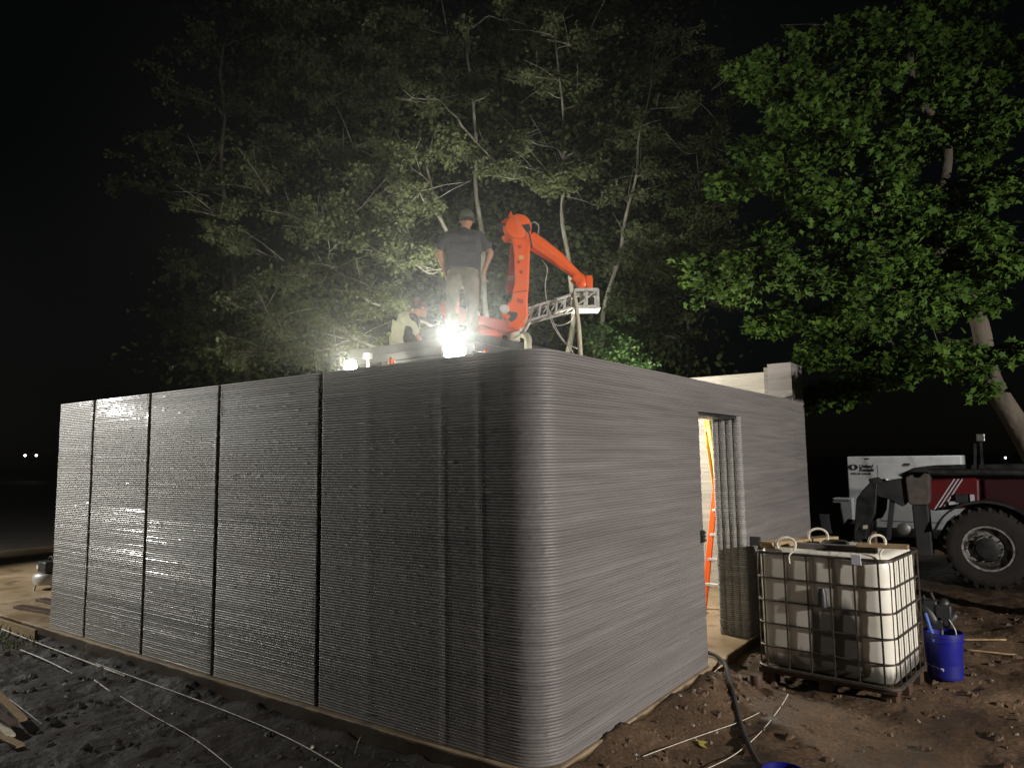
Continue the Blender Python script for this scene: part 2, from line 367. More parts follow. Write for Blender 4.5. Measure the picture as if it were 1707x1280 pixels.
# ------------------------------------------------------------------ printed house
DZ = .02
def beads(mb, path, z0, z1, amp, seed, closed=True, rows=(0,.10,.28,.5,.72,.90), wander=.0, jit=.0007, bulge=None, cap=True):
    """Extrude a plan path upwards in 2 cm courses; path = [(x, y, nx, ny, kind)], kind 1 = ribbed face"""
    rg = random.Random(seed); n = len(path); nl = int(round((z1-z0)/DZ)); rows_z = []
    for l in range(nl):
        off = rg.gauss(0,.0007); la = amp*rg.uniform(.8,1.15); sh = wander*noise.noise(V(l*.035, seed*3.7, 0))
        if rg.random() < .04: off += rg.choice([-1,1])*.0018
        for u in rows: rows_z.append((z0+(l+u)*DZ, la*math.sqrt(max(0,1-(2*u-1)**2)), off, sh, l))
    rows_z.append((z1, 0, 0, 0, nl))
    base = len(mb.v); N = []
    for z, a, off, sh, l in rows_z:
        for i,(x,y,nx_,ny_,k) in enumerate(path):
            d = a*(1 if k else .8)+off
            if k: d += jit*1.5*noise.noise(V(x*16+y*16, l*1.7, seed)) + .0028*max(0, noise.noise(V((x+y)*9, l*.8, seed+5))-.42)*4 + .0012*noise.noise(V((x+y)*1.3, z*1.1, seed))
            if bulge and k: d += bulge(x,y,z)
            N.append((x+nx_*d, y+ny_*d, z+(.0018*noise.noise(V((x+y)*1.1, l*.09, seed)) + .0009*noise.noise(V((x+y)*7, l*.9, seed)) if k and 0 < l < nl-1 else 0)))
    mb.v += [Vector(p) for p in N]
    for r in range(len(rows_z)-1):
        for i in range(n if closed else n-1):
            j = (i+1)%n; mb.f.append((base+r*n+i, base+r*n+j, base+(r+1)*n+j, base+(r+1)*n+i))
    if cap and closed:
        mb.f.append(tuple(base+(len(rows_z)-1)*n+i for i in range(n)))
    return mb
def seg(x0,y0,x1,y1,step,kind=1,ends=True):
    L = math.hypot(x1-x0,y1-y0); m = max(1,int(round(L/step))); nx_ = (y1-y0)/L; ny_ = -(x1-x0)/L
    return [(x0+(x1-x0)*i/m, y0+(y1-y0)*i/m, nx_, ny_, kind) for i in range(m+(1 if ends else 0))]
def arc(cx,cy,r,a0,a1,m,kind=1):
    return [(cx+r*math.cos(a0+(a1-a0)*i/m), cy+r*math.sin(a0+(a1-a0)*i/m), math.cos(a0+(a1-a0)*i/m), math.sin(a0+(a1-a0)*i/m), kind) for i in range(m+1)]

H = 2.6
house = thing('printed_house', 'roofless grey house of ribbed 3D printed concrete on a slab', 'house', (-3.4,3.4,0))
joints = [-6.89,-6.02,-4.79,-3.545,-2.11]
for i in range(4):
    x0 = joints[i]+(.016 if i else 0); x1 = joints[i+1]-.016; rr = .016
    p = arc(x0+rr, rr, rr, PI, 1.5*PI, 3) + seg(x0+rr,0,x1-rr,0,.042)[1:-1] + arc(x1-rr, rr, rr, 1.5*PI, 2*PI, 3)
    p += [(x1,.13,1,0,0),(x0,.13,-1,0,0)]
    p = [(x_+.0,y_,a_,b_,k_) for x_,y_,a_,b_,k_ in p]
    mb = beads(MB(), p, 0, H, .0062, 11+i, bulge=(lambda x,y,z,xa=x0,xb=x1: (.006*noise.noise(V(z*2.1, xa, 3)) if (x-xa < .05) else 0)+(.006*noise.noise(V(z*2.1, xb, 8)) if (xb-x < .05) else 0)))
    mb.build('wall_panel', M['wall_wet'], house, smooth=False, world=True)
# corner wall: from the last joint round the curved corner to the door
def bul(x,y,z):
    d = 0
    if y < .1:
        for c, s_, a in ((-.80,.030,.0045),(-.47,.030,.0045),(-1.55,.06,.002)): d += a*math.exp(-((x-c-.01*math.sin(z*2))/s_)**2)
    return d
x0 = -2.11+.016; rr = .016; RC = .25
p = arc(x0+rr, rr, rr, PI, 1.5*PI, 3) + seg(x0+rr,0,-RC,0,.03)[1:-1] + arc(-RC, RC, RC, 1.5*PI, 2*PI, 26)
p += seg(0,RC,0,2.67,.04)[1:] + arc(-.03,2.67,.03,0,.5*PI,3)
p += [(-.28,2.70,0,1,0),(-.30,2.66,-1,0,0),(-.30,.45,-1,0,0),(-.38,.30,-.7,.7,0),(-.6,.28,0,1,0),(x0,.28,0,1,0)]
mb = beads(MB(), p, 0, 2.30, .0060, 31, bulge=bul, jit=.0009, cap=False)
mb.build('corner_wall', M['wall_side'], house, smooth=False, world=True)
# the courses over the door run unbroken from the last joint to the raised corner
q = p[:[i for i,a in enumerate(p) if abs(a[0])<1e-6][-1]]
q = [a for a in q if not (abs(a[0])<1e-6 and a[1]>2.55)] + seg(0,2.56,0,6.03,.04) + [(-.30,6.03,-1,0,0),(-.30,.45,-1,0,0),(-.38,.30,-.7,.7,0),(-.6,.28,0,1,0),(x0,.28,0,1,0)]
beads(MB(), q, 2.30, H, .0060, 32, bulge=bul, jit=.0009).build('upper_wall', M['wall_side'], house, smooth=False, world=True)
# inner leaf that backs the joints
p = seg(-2.094,.30,-6.89,.30,.25)+[(-6.89,.14,-1,0,0),(-2.094,.14,0,-1,0)]
beads(MB(), p, 0, H-.002, .004, 41, rows=(0,.3,.7)).build('inner_wall', M['jamb'], house, world=True)
# left gable wall, seen edge-on only
p = seg(-6.89,6.4,-6.89,.302,.3)+[(-6.60,.302,1,0,0),(-6.60,6.4,1,0,0)]
beads(MB(), p, 0, H-.004, .005, 43, rows=(0,.3,.7)).build('end_wall', M['wall_in'], house, world=True)
MB().box(-.27,2.62,2.272,-.03,3.95,2.298).build('lintel_plate', M['black_metal'], house, world=True)
# right hand wall beyond the door, with the four round bead columns of its jamb
y0 = 3.90
p = [(0,y0+.0,1,0,1)]+seg(0,y0,0,6.03,.05)[1:]+[(-.30,6.03,-1,0,0),(-.30,y0,-1,0,0)]
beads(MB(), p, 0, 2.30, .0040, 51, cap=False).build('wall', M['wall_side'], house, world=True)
for k in range(4):
    cx = -.042-.077*k
    q = arc(cx, y0-.004, .037, PI, 2*PI, 9)+[(cx+.037,y0+.0,0,1,0),(cx-.037,y0+.0,0,1,0)]
    beads(MB(), q, 0, 2.298, .0105, 60, rows=(0,.15,.5,.85), bulge=lambda x,y,z: .006*max(0,noise.noise(V(1,1,z*4.5)))+(.007 if int(z/DZ)%29 == 7 else 0)).build('door_jamb', M['jamb'], house, world=True)
# raised far corner and the far wall
RO=.22
p = seg(0,6.032,0,6.80-RO,.05)+arc(-RO,6.80-RO,RO,0,.5*PI,8)+[(-.45,6.80,0,1,0),(-.45,6.42,0,-1,1)]+seg(-.44,6.42,-.36,6.42,.03)+arc(-.36,6.36,.06,.5*PI,0,3)[1:]
p = p[:-4]
p = seg(0,6.032,0,6.80-RO,.05)+arc(-RO,6.80-RO,RO,0,.5*PI,8)+[(-.46,6.80,0,1,0),(-.46,6.40,0,-1,1),(-.38,6.40,0,-1,1),(-.33,6.385,-.4,-.9,1),(-.305,6.35,-.8,-.5,1),(-.30,6.25,-1,0,1),(-.30,6.15,-1,0,1),(-.30,6.032,-1,0,1)]
beads(MB(), p, 0, 3.10, .0045, 71).build('raised_corner', M['wall_side'], house, world=True)
p = []
m = 60
for i in range(m+1):
    x = -6.89+(6.89-.462)*i/m; p.append((x, 6.42, 0,-1,1))
p += [(-.462,6.72,0,1,0),(-6.89,6.72,0,1,0)]
beads(MB(), p, 0, 3.04, .0065, 73, rows=(0,.2,.5,.8)).build('far_wall', M['wall_in'], house, world=True)
mb = MB().box(-.012,2.60,1.10,.03,2.66,1.21)
for k in range(3): mb.box(.03,2.605,1.112+.034*k,.042,2.655,1.13+.034*k)
mb.build('wall_bracket', M['black_metal'], house, bevel=.003, world=True)
MB().box(.004,4.0,.93,.11,4.04,1.02).box(.085,4.005,.70,.11,4.035,.928).build('wall_bracket', M['black_metal'], house, bevel=.004, world=True)

# ------------------------------------------------------------------ ladder, yellow sheet, inside the doorway
lad = thing('step_ladder', 'orange fibreglass step ladder with white steps inside the doorway', 'ladder', (-.95,5.0,0))
a, b = V(-.86,4.95,.0), V(-.70,5.12,1.85)
MB().bar(V(-.905,4.95,0), V(-.705,5.15,1.9), .03,.07).build('side_rail', M['orange'], lad, world=True, bevel=.004)
MB().bar(V(-.46,4.95,0), V(-.41,5.15,1.9), .03,.07).build('side_rail', M['orange'], lad, world=True, bevel=.004)
MB().bar(V(-.86,5.85,0), V(-.68,5.2,1.88), .025,.04).build('rear_leg', M['orange'], lad, world=True)
MB().bar(V(-.44,5.85,0), V(-.41,5.2,1.88), .025,.04).build('rear_leg', M['orange'], lad, world=True)
for z in (.30,.60,.90,1.20,1.50):
    t = z/1.9
    MB().box(-.905+.2*t,4.90+.2*t,z-.012,-.42,5.02+.2*t,z+.018).build('step', M['white_paint'], lad, world=True, bevel=.004)
MB().box(-.74,5.08,1.88,-.38,5.28,1.93).build('ladder_top', M['yellow'], lad, world=True, bevel=.01)
mb = MB(); pts = []; fs = []
prof = [(2.34,.00,.16),(2.2,.005,.17),(2.0,.02,.15),(1.8,.05,.11),(1.62,.075,.07),(1.45,.09,.05)]
for z,o_,wd in prof:
    for k in range(9):
        t = k/8; pts.append(V(-.95+o_+wd*t, 5.32+.03*math.sin(t*9+z*3), z))
for i in range(len(prof)-1):
    for k in range(8): fs.append((i*9+k,i*9+k+1,(i+1)*9+k+1,(i+1)*9+k))
mb.add(pts,fs)
o = mb.build('plastic_sheet', M['yellow'], smooth='all'); so = o.modifiers.new('t','SOLIDIFY'); so.thickness = .006
tag(o, 'yellow plastic sheet hanging at the top of the doorway', 'plastic sheet')
o = MB().box(-1.05,4.6,.002,-.78,4.75,.02).box(-.95,4.72,.021,-.80,4.78,.05).build('yellow_scrap', M['yellow'], bevel=.004)
tag(o, 'small yellow scrap lying on the wet floor inside the doorway', 'scrap')

# ------------------------------------------------------------------ robot deck
dk = thing('robot_deck', 'long grey steel deck raised above the left wall carrying the robot', 'platform', (-3.5,3.2,0))
MB().box(-4.1,2.05,3.02,-2.174,4.9,3.20).build('deck_plate', M['grey_metal'], dk, world=True, bevel=.008)
MB().box(-4.1,2.03,3.11,-2.154,2.047,3.205).box(-2.171,2.05,3.11,-2.154,4.9,3.205).build('edge_trim', M['dark_grey'], dk, world=True)
MB().box(-3.58,2.06,2.70,-2.20,2.12,3.018).build('side_panel', M['grey_metal'], dk, world=True, bevel=.004)
MB().box(-2.26,2.125,2.70,-2.20,4.8,3.018).build('side_panel', M['grey_metal'], dk, world=True, bevel=.004)
for x in (-3.95,-2.32):
    for y in (2.2,4.7): MB().box(x,y,0,x+.1,y+.1,3.018).build('leg', M['dark_grey'], dk, world=True, bevel=.005)
MB().box(-2.42,2.13,2.86,-2.30,2.19,3.0).build('junction_box', M['white_metal'], dk, world=True, bevel=.005)

# ------------------------------------------------------------------ robot (local frame: x = picture right, y = away)
S = 1/131.9
rob = thing('industrial_robot', 'bright orange industrial robot arm bent over on the deck', 'robot', (-2.86,3.37,3.20), -YAW)
def rp(px,py,d=0): return V((px-828)*S, d, (586-py)*S)
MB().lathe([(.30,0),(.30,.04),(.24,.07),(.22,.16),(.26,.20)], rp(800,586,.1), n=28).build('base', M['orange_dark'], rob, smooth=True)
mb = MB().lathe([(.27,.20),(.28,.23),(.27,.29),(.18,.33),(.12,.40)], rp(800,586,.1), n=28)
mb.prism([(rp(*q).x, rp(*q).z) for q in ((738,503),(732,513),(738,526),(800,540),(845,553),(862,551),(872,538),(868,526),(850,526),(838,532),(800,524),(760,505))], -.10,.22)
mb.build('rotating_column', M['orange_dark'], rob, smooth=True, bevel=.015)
MB().lathe([(.075,-.17),(.085,-.16),(.085,.02),(.075,.03)], rp(744,512,0), axis='y', n=20).build('axis_motor', M['orange'], rob, smooth=True)
# lower arm
ol = [(852,368),(866,360),(880,366),(886,380),(884,420),(882,470),(879,505),(880,530),(872,543),(860,549),(848,545),(843,532),(836,528),(833,520),(838,512),(852,500),(858,470),(858,420),(855,395)]
mb = MB().prism([(rp(*q).x, rp(*q).z) for q in ol], -.13,.02)
mb.build('lower_arm', M['orange'], rob, smooth=True, bevel=.02)
for q in ((867,410),(865,436),(869,453)): MB().lathe([(.022,-.140),(.022,-.128)], rp(*q), axis='y', n=12).build('bolt_cover', M['orange_dark'], rob)
MB().prism([(rp(*q).x,rp(*q).z) for q in ((862,497),(872,500),(871,506),(861,503))],-.140,-.128).build('inspection_cover', M['orange_dark'], rob)
MB().prism([(rp(*q).x,rp(*q).z) for q in ((857,392),(880,392),(879,394),(857,394))],-.133,-.128).build('panel_seam', M['orange_dark'], rob)
MB().prism([(rp(*q).x,rp(*q).z) for q in ((856,486),(879,484),(879,486),(856,488))],-.133,-.128).build('panel_seam', M['orange_dark'], rob)
MB().prism([(rp(*q).x,rp(*q).z) for q in ((866,425),(873,425),(873,431),(866,431))],-.133,-.129).build('warning_sticker', M['yellow'], rob)
MB().prism([(rp(*q).x,rp(*q).z) for q in ((845,521),(850,519),(862,521),(862,527),(858,533),(852,537),(847,533),(851,527))],-.142,-.10).build('shadow_gap', M['black_metal'], rob)
MB().lathe([(.05,-.165),(.062,-.15),(.062,-.12)], rp(840,515,0), axis='y', n=18).build('pivot_cap', M['white_metal'], rob, smooth=True)
# counterbalance rod with its white label
mb = MB().prism([(rp(*q).x,rp(*q).z) for q in ((853,396),(858,398),(857,460),(855,482),(846,480),(844,476),(848,440))], .03,.16)
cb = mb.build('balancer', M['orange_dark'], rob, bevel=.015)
MB().prism([(rp(*q).x,rp(*q).z) for q in ((848,453),(857,453),(856,462),(847,462))], .022,.028).build('label_plate', M['white_metal'], cb)
# elbow housing
Mr = Matrix.Rotation(R(0),4,'Y')
MB().lathe([(.10,-.20),(.155,-.17),(.165,-.14),(.165,.14),(.13,.17)], rp(866,376,0), axis='y', n=28).build('elbow_housing', M['orange'], rob, smooth=True)
mb = MB().tube([rp(868,372,.05), rp(847,372,.05), rp(841,374,.05)], [.165,.15,.11], 22)
mb.tube([rp(846,385,.03), rp(848,394,.03)], [.07,.05], 14)
mb.build('elbow_motor', M['orange'], rob, smooth=True)
mb = MB().tube([rp(847,370,.05),rp(846.5,372,.05)], [.160,.160],22); mb.build('motor_band', M['dark_grey'], rob)
MB().lathe([(.05,0),(.03,.06),(.004,.12)], rp(853,358,0), n=12).build('tip_cone', M['orange'], rob, smooth=True)
MB().bar(rp(846,358,-.02), rp(862,355,-.02), .05,.03).build('cable_clamp', M['black_metal'], rob)
MB().prism([(rp(*q).x,rp(*q).z) for q in ((871,376),(884,374),(886,384),(880,388))],-.215,-.15).build('cover_plate', M['black_metal'], rob, bevel=.006)
# forearm
ax = [rp(884,392,-.02), rp(900,404,-.02), rp(930,426,-.02), rp(952,446,-.02), rp(966,460,-.02)]
mb = MB().tube(ax, [.115,.115,.098,.072,.068], 8)
fa = mb.build('forearm', M['orange'], rob, smooth=True, bevel=.012)
mb = MB().tube([rp(958,457,-.02), rp(972,468,-.02)], [.085,.09], 14)
mb.lathe([(.06,-.06),(.075,-.05),(.075,.05),(.06,.06)], rp(970,470,-.02), axis='y', n=18)
mb.build('wrist', M['orange'], rob, smooth=True)
MB().tube([rp(982,461,-.02), rp(981,484,-.02)], [.055,.062], 16).box(rp(977,0).x,-.09,rp(0,482).z, rp(988,0).x,.05,rp(0,458).z).build('wrist_flange', M['orange'], rob, smooth=True, bevel=.012)
mb = MB(); mb.tube(smooth_path([rp(884,374,-.15),rp(892,371,-.2),rp(899,378,-.2),rp(898,388,-.1)]), .008, 6)
mb.build('cable', M['wire'], rob, smooth='all')
mb = MB(); mb.tube(smooth_path([rp(880,382,-.22),rp(884,396,-.2),rp(888,412,-.1)]), .01, 6)
mb.build('cable', M['black'], rob, smooth='all')

# white lattice boom with its extruder, held by the wrist
tr = thing('extruder_boom', 'white lattice boom and print nozzle hanging from the robot wrist', 'boom', (-2.86,3.37,3.20), -YAW)
bx0, bx1 = rp(957,0).x, rp(995,0).x; zt, zb = rp(0,486).z, rp(0,513).z
mb = MB()
for z in (zt, zb+.0):
    mb.bar(V(bx0,-.16,z),V(bx1,-.16,z),.03,.03).bar(V(bx0,.12,z),V(bx1,.12,z),.03,.03).bar(V(bx0,-.16,z),V(bx0,.12,z),.03,.03).bar(V(bx1,-.16,z),V(bx1,.12,z),.03,.03)
for x in (bx0, (bx0+bx1)/2, bx1):
    for y in (-.16,.12): mb.bar(V(x,y,zb),V(x,y,zt),.03,.03)
mb.bar(V(bx0,-.16,zb),V(bx1,-.16,zt),.016,.016)
mb.box(bx0,-.15,zt+.016,bx1,.11,zt+.03)
mb.box(bx0-.02,-.17,zb-.03,bx1+.03,.13,zb-.016)
mb.build('end_frame', M['white_metal'], tr)
MB().box(bx0+.08,-.09,zb,bx0+.17,.05,zt).box(bx0+.2,-.07,zb+.02,bx0+.24,.03,zt-.02).build('mounting_block', M['white_metal'], tr, bevel=.006)
mb = MB()
A0 = [rp(955,491,-.12), rp(955,491,.10), rp(955,512,-.12), rp(955,514,.10)]
A1 = [rp(876,512,-.06), rp(876,512,.12), rp(862,544,-.06), rp(862,544,.12)]
A1[0] = rp(874,514,-.06); A1[1] = rp(874,514,.12); A1[2] = rp(868,537,-.06); A1[3] = rp(868,537,.12)
for i in range(4): mb.bar(A0[i],A1[i],.028,.028)
nb = 6
for k in range(nb):
    t0, t1 = k/nb, (k+1)/nb
    for a_, b_ in ((0,2),(1,3)):
        mb.bar(A0[a_].lerp(A1[a_],t1),A0[b_].lerp(A1[b_],t1),.022,.022)
    mb.bar(A0[1].lerp(A1[1],t0),A0[3].lerp(A1[3],t1),.014,.014)
    mb.bar(A0[0].lerp(A1[0],t1),A0[1].lerp(A1[1],t1),.016,.016)
    mb.bar(A0[2].lerp(A1[2],t0),A0[3].lerp(A1[3],t1),.014,.014)
mb.build('lattice', M['white_metal'], tr)
mb = MB().tube([rp(872,534,.03), rp(864,548,.03)], [.05,.055], 12); mb.tube([rp(882,534,.0), rp(868,560,.0)], .02, 8)
mb.build('brace', M['white_metal'], tr, smooth=True)
MB().tube([rp(858,541,.03), rp(856,556,.03), rp(854,565,.03)], [.055,.085,.075], 16).lathe([(.085,0),(.085,.03)], rp(855,566,.03), n=16).build('nozzle', M['hose_white'], tr, smooth=True)

o = MB().tube(smooth_path([V(-1.90,3.63,3.83),V(-1.85,3.60,3.80),V(-1.80,3.56,3.6),V(-1.74,3.5,3.3),V(-1.70,3.45,2.7),V(-1.74,3.5,1.2)]), .028, 10).build('concrete_hose', M['hose_white'], smooth='all')
tag(o, 'pale concrete hose hanging straight down from the white boom end', 'hose')
o = MB().tube(smooth_path([V(-2.15,2.75,3.24),V(-1.95,2.62,3.24),V(-1.80,2.50,3.17),V(-1.70,2.36,3.06),V(-1.62,2.25,2.85),V(-1.62,2.25,2.3)]), [.018]*8+[.040]*23, 10).build('concrete_hose', M['hose_white'], smooth='all')
tag(o, 'short cream hose stub bending over the wall beside the robot foot', 'hose')
def frp(px,py,d=0):
    v = rp(px,py,d); return Matrix.Translation(V(-2.86,3.37,3.20)) @ Matrix.Rotation(-YAW,4,'Z') @ v
o = MB().tube(smooth_path([frp(904,432,-.1),frp(912,450,-.2),frp(908,480,-.2),frp(911,515,-.3),frp(916,545,-.4),frp(930,570,-.4),frp(948,592,-.4),frp(952,612,-.4)]), .006, 6)
o.tube(smooth_path([frp(911,515,-.3),frp(922,552,-.4),frp(938,578,-.4),frp(955,587,-.4),frp(962,588,-.3)]), .005, 6)
o.tube(smooth_path([frp(918,532,.1),frp(932,538,.1),frp(950,532,.1),frp(957,520,.05)]), .006, 6)
o = o.build('loose_cable', M['wire'], smooth='all'); tag(o, 'thin pale cables looping down below the white lattice boom', 'cable')

# ------------------------------------------------------------------ floodlights on the deck
def flood(name, label, loc, rz, w_, h_, tilt, m):
    t = thing(name, label, 'floodlight', loc, rz, )
    Mx = Matrix.Translation(V(0,0,.05+h_/2)) @ Matrix.Rotation(tilt,4,'X')
    MB().box(-w_/2-.012,-.005,-h_/2-.012,w_/2+.012,.05,h_/2+.012, Mx).build('housing', M['black_metal'], t, bevel=.005)
    if w_ < .15: MB().lathe([(w_*.40,-.020),(w_*.56,-.0065)], Mx.translation, axis='y', n=24, M=Mx.to_3x3().to_4x4()).build('lens', m, t)
    else:
        rr_ = [(cx_+.035*math.cos(a_), cz_+.035*math.sin(a_)) for cx_,cz_,a0_ in ((w_/2-.035,h_/2-.035,0),(-w_/2+.035,h_/2-.035,PI/2),(-w_/2+.035,-h_/2+.035,PI),(w_/2-.035,-h_/2+.035,1.5*PI)) for a_ in [a0_+PI/2*k_/5 for k_ in range(6)]]
        lm = MB().prism(rr_, -.014,-.0065); lm.v = [Mx @ v for v in lm.v]; lm.build('lens', m, t)
    mb = MB()
    for k in range(7): mb.box(-w_/2+w_*k/6.5,.05,-h_/2,-w_/2+w_*k/6.5+.006,.075,h_/2, Mx)
    mb.build('cooling_fins', M['black_metal'], t)
    MB().bar(V(-w_/2-.02,.02,.05+h_/2),V(-w_/2-.02,.02,.0),.01,.02).bar(V(w_/2+.02,.02,.05+h_/2),V(w_/2+.02,.02,.0),.01,.02).bar(V(-w_/2-.025,.02,.005),V(w_/2+.025,.02,.005),.02,.01).build('bracket', M['steel'], t)
    return t
flood('floodlight', 'large glaring floodlight clamped low on the deck edge before the standing man', (-2.235,1.80,2.87), -YAW+.05, .20,.24, R(-16), M['lamp'])
flood('floodlight', 'small round glaring floodlight at the left beyond the end of the deck', (-3.72,1.72,2.85), -YAW+.1, .12,.12, R(-16), M['lamp_small'])
# what carries them
o = MB().bar(V(-2.235,1.81,2.866),V(-2.235,2.024,2.866),.06,.008).box(-2.29,1.98,2.8,-2.18,2.026,2.862).build('lamp_shelf', M['steel'])
tag(o, 'small steel shelf on the deck side under the large floodlight', 'bracket')
t = thing('tripod', 'thin white tripod stand beside the small floodlight', 'tripod', (-3.52,1.80,0))
for dx,dy in ((-.32,.05),(.30,.0),(-.1,.5)):
    MB().bar(V(-3.52,1.80,3.06),V(-3.52+dx,1.8+dy,0.0),.014,.014).build('leg', M['white_metal'], t, world=True)
MB().box(-3.56,1.77,3.03,-3.48,1.83,3.09).build('head', M['white_metal'], t, world=True)
MB().bar(V(-3.74,1.76,2.845),V(-3.46,1.80,2.845),.016,.016).build('crossbar', M['white_metal'], t, world=True)
def cone(label, loc):
    t = thing('safety_cone', label, 'cone', loc)
    MB().lathe([(.05,0),(.05,.012),(.034,.014),(.012,.13),(.010,.135)], n=16).build('cone_body', M['orange'], t, smooth=True)
    return t
o = MB().tube(smooth_path([V(-1.52,.17,2.61),V(-1.49,.16,2.67),V(-1.46,.14,2.66),V(-1.45,.13,2.61)]), .010, 8).tube(smooth_path([V(-1.53,.19,2.61),V(-1.50,.18,2.655),V(-1.465,.17,2.65),V(-1.44,.15,2.61)]), .010, 8).build('extension_cord', M['orange'], smooth='all')
tag(o, 'bunched orange cord hooked over the left wall top between floodlights', 'cord')
o = MB().tube(smooth_path([V(-.60,.22,2.61),V(-.585,.20,2.64),V(-.565,.18,2.642),V(-.55,.17,2.61)]), .011, 8).build('orange_plug', M['orange'], smooth='all')
tag(o, 'tiny orange plug on the wall top right of the large floodlight', 'plug')

# ------------------------------------------------------------------ people
def hand(mb, w_, d, side, curl=.5):
    """palm and five fingers from wrist w_ along d; side = direction of the thumb"""
    d = Vector(d).normalized(); sd = Vector(side); sd = (sd-d*sd.dot(d)).normalized(); nrm = d.cross(sd)
    w_ = Vector(w_); pc = w_+d*.085
    for q in (-.028,-.009,.010,.028): mb.capsule(w_+sd*q*.7, pc+sd*q, .017,.014, 8)
    for q, L in ((.030,.072),(.010,.082),(-.010,.076),(-.029,.060)):
        a = pc+sd*q; b = a+(d*math.cos(curl)+nrm*math.sin(curl))*L*.5; c = b+(d*math.cos(curl*2.2)+nrm*math.sin(curl*2.2))*L*.5
        mb.capsule(a,b,.0095,.009,8); mb.capsule(b,c,.009,.0075,8)
    a = w_+d*.03+sd*.026; b = a+(d*.7+sd*.7).normalized()*.042; c = b+(d*.95+sd*.2+nrm*.3).normalized()*.032
    mb.capsule(a,b,.012,.011,8); mb.capsule(b,c,.0105,.009,8)
man = thing('person', 'standing man seen from behind in dark t-shirt, khaki trousers and cap, arms at his sides', 'person', (-3.02,2.88,3.205), -YAW)
man.scale = (.965,.965,.965)
b = MB()
hd = V(.06,.02,1.70)
b.capsule(hd+V(0,.0,.03), hd+V(0,.02,-.03), .088,.075, 16)
b.capsule(hd+V(0,.04,-.05), hd+V(0,.05,-.08), .05,.045, 12)            # jaw
b.capsule(hd+V(0,.10,-.012), hd+V(0,.112,-.03), .012,.014, 8)             # nose
for sx_ in (-1,1): b.capsule(hd+V(sx_*.085,.0,.0), hd+V(sx_*.088,-.005,-.035), .012,.010, 8)   # ears
b.capsule(hd+V(0,-.01,-.05), V(.035,0,1.53), .056,.062, 14)
b.capsule(V(.02,0,1.43), V(.01,0,1.12), .10,.09, 16)
for sx_ in (-1,1):
    sh = V(.02+sx_*.185,0,1.475); el = V(-.30,-.02,1.245) if sx_ < 0 else V(.365,-.02,1.245)
    wr = V(-.215,.03,1.0) if sx_ < 0 else V(.275,.03,1.02)
    b.capsule(sh, el, .052,.040, 12); b.capsule(el, wr, .041,.027, 12)
    b.capsule(el.lerp(wr,.1), el.lerp(wr,.45), .044,.037, 12)
    hand(b, wr, (V(.045,.03,-1) if sx_ < 0 else V(-.08,.03,-1)), V(0,1,0), .55)
b.capsule(V(-.09,0,1.0), V(-.10,0,.5), .075,.055,12); b.capsule(V(.11,0,1.0), V(.10,0,.5), .075,.055,12)
b.build('body', M['skin'], man, remesh=.006)
s_ = MB()
s_.capsule(V(-.13,0,1.43), V(.17,0,1.43), .112,.112, 18)
s_.capsule(V(-.11,0,1.30), V(.14,0,1.30), .125,.125, 18)
s_.capsule(V(-.10,0,1.15), V(.11,0,1.15), .125,.125, 18)
s_.capsule(V(-.10,0,1.06), V(.10,0,1.06), .122,.122, 18)
s_.capsule(V(-.15,0,1.475), V(.19,0,1.475), .078,.078, 14)
s_.capsule(V(.03,0,1.53), V(.025,0,1.45), .075,.13, 14)
s_.capsule(V(-.165,0,1.475), V(-.255,-.01,1.33), .075,.073, 14)
s_.capsule(V(.205,0,1.475), V(.315,-.01,1.33), .075,.073, 14)
s_.build('shirt', M['shirt'], man, remesh=.010)
t_ = MB()
t_.capsule(V(-.085,-.01,1.0), V(.095,-.01,1.0), .115,.115, 18)
t_.capsule(V(-.10,-.03,.90), V(-.095,-.02,.86), .11,.10, 16); t_.capsule(V(.10,-.03,.90), V(.11,-.02,.86), .11,.10, 16)
t_.capsule(V(-.105,0,.90), V(-.135,.01,.50), .105,.075, 16); t_.capsule(V(-.135,.01,.50), V(-.15,-.01,.10), .078,.066, 16)
t_.capsule(V(.11,0,.90), V(.125,.01,.50), .108,.078, 16); t_.capsule(V(.125,.01,.50), V(.115,-.01,.10), .080,.068, 16)
for z, dx in ((.62,-.125),(.46,-.14),(.30,-.145),(.64,.118),(.48,.128),(.3,.12)): t_.capsule(V(dx-.03,-.055,z), V(dx+.035,-.05,z-.03), .022,.018, 8)
t_.capsule(V(-.13,-.10,.955), V(-.06,-.112,.955), .018,.018,8); t_.capsule(V(.08,-.112,.955), V(.15,-.10,.955), .018,.018,8)
t_.build('trousers', M['khaki'], man, remesh=.011)
for sx_ in (-.15,.115):
    MB().capsule(V(sx_,-.04,.07), V(sx_*1.1,.15,.045), .058,.045, 14).build('boot', M['boot'], man, smooth='all')
cp = MB().capsule(hd+V(0,.0,.050), hd+V(0,.005,.058), .098,.090, 18).build('cap', M['cap'], man, smooth='all')
MB().capsule(hd+V(-.05,.09,.05), hd+V(.05,.09,.05), .035,.035, 12, 1,1).build('cap_peak', M['cap'], cp, smooth='all')
MB().lathe([(.092,-.03),(.095,.0),(.09,.01)], hd+V(0,-.006,.0), n=18).build('hair', M['hair'], man, smooth=True)

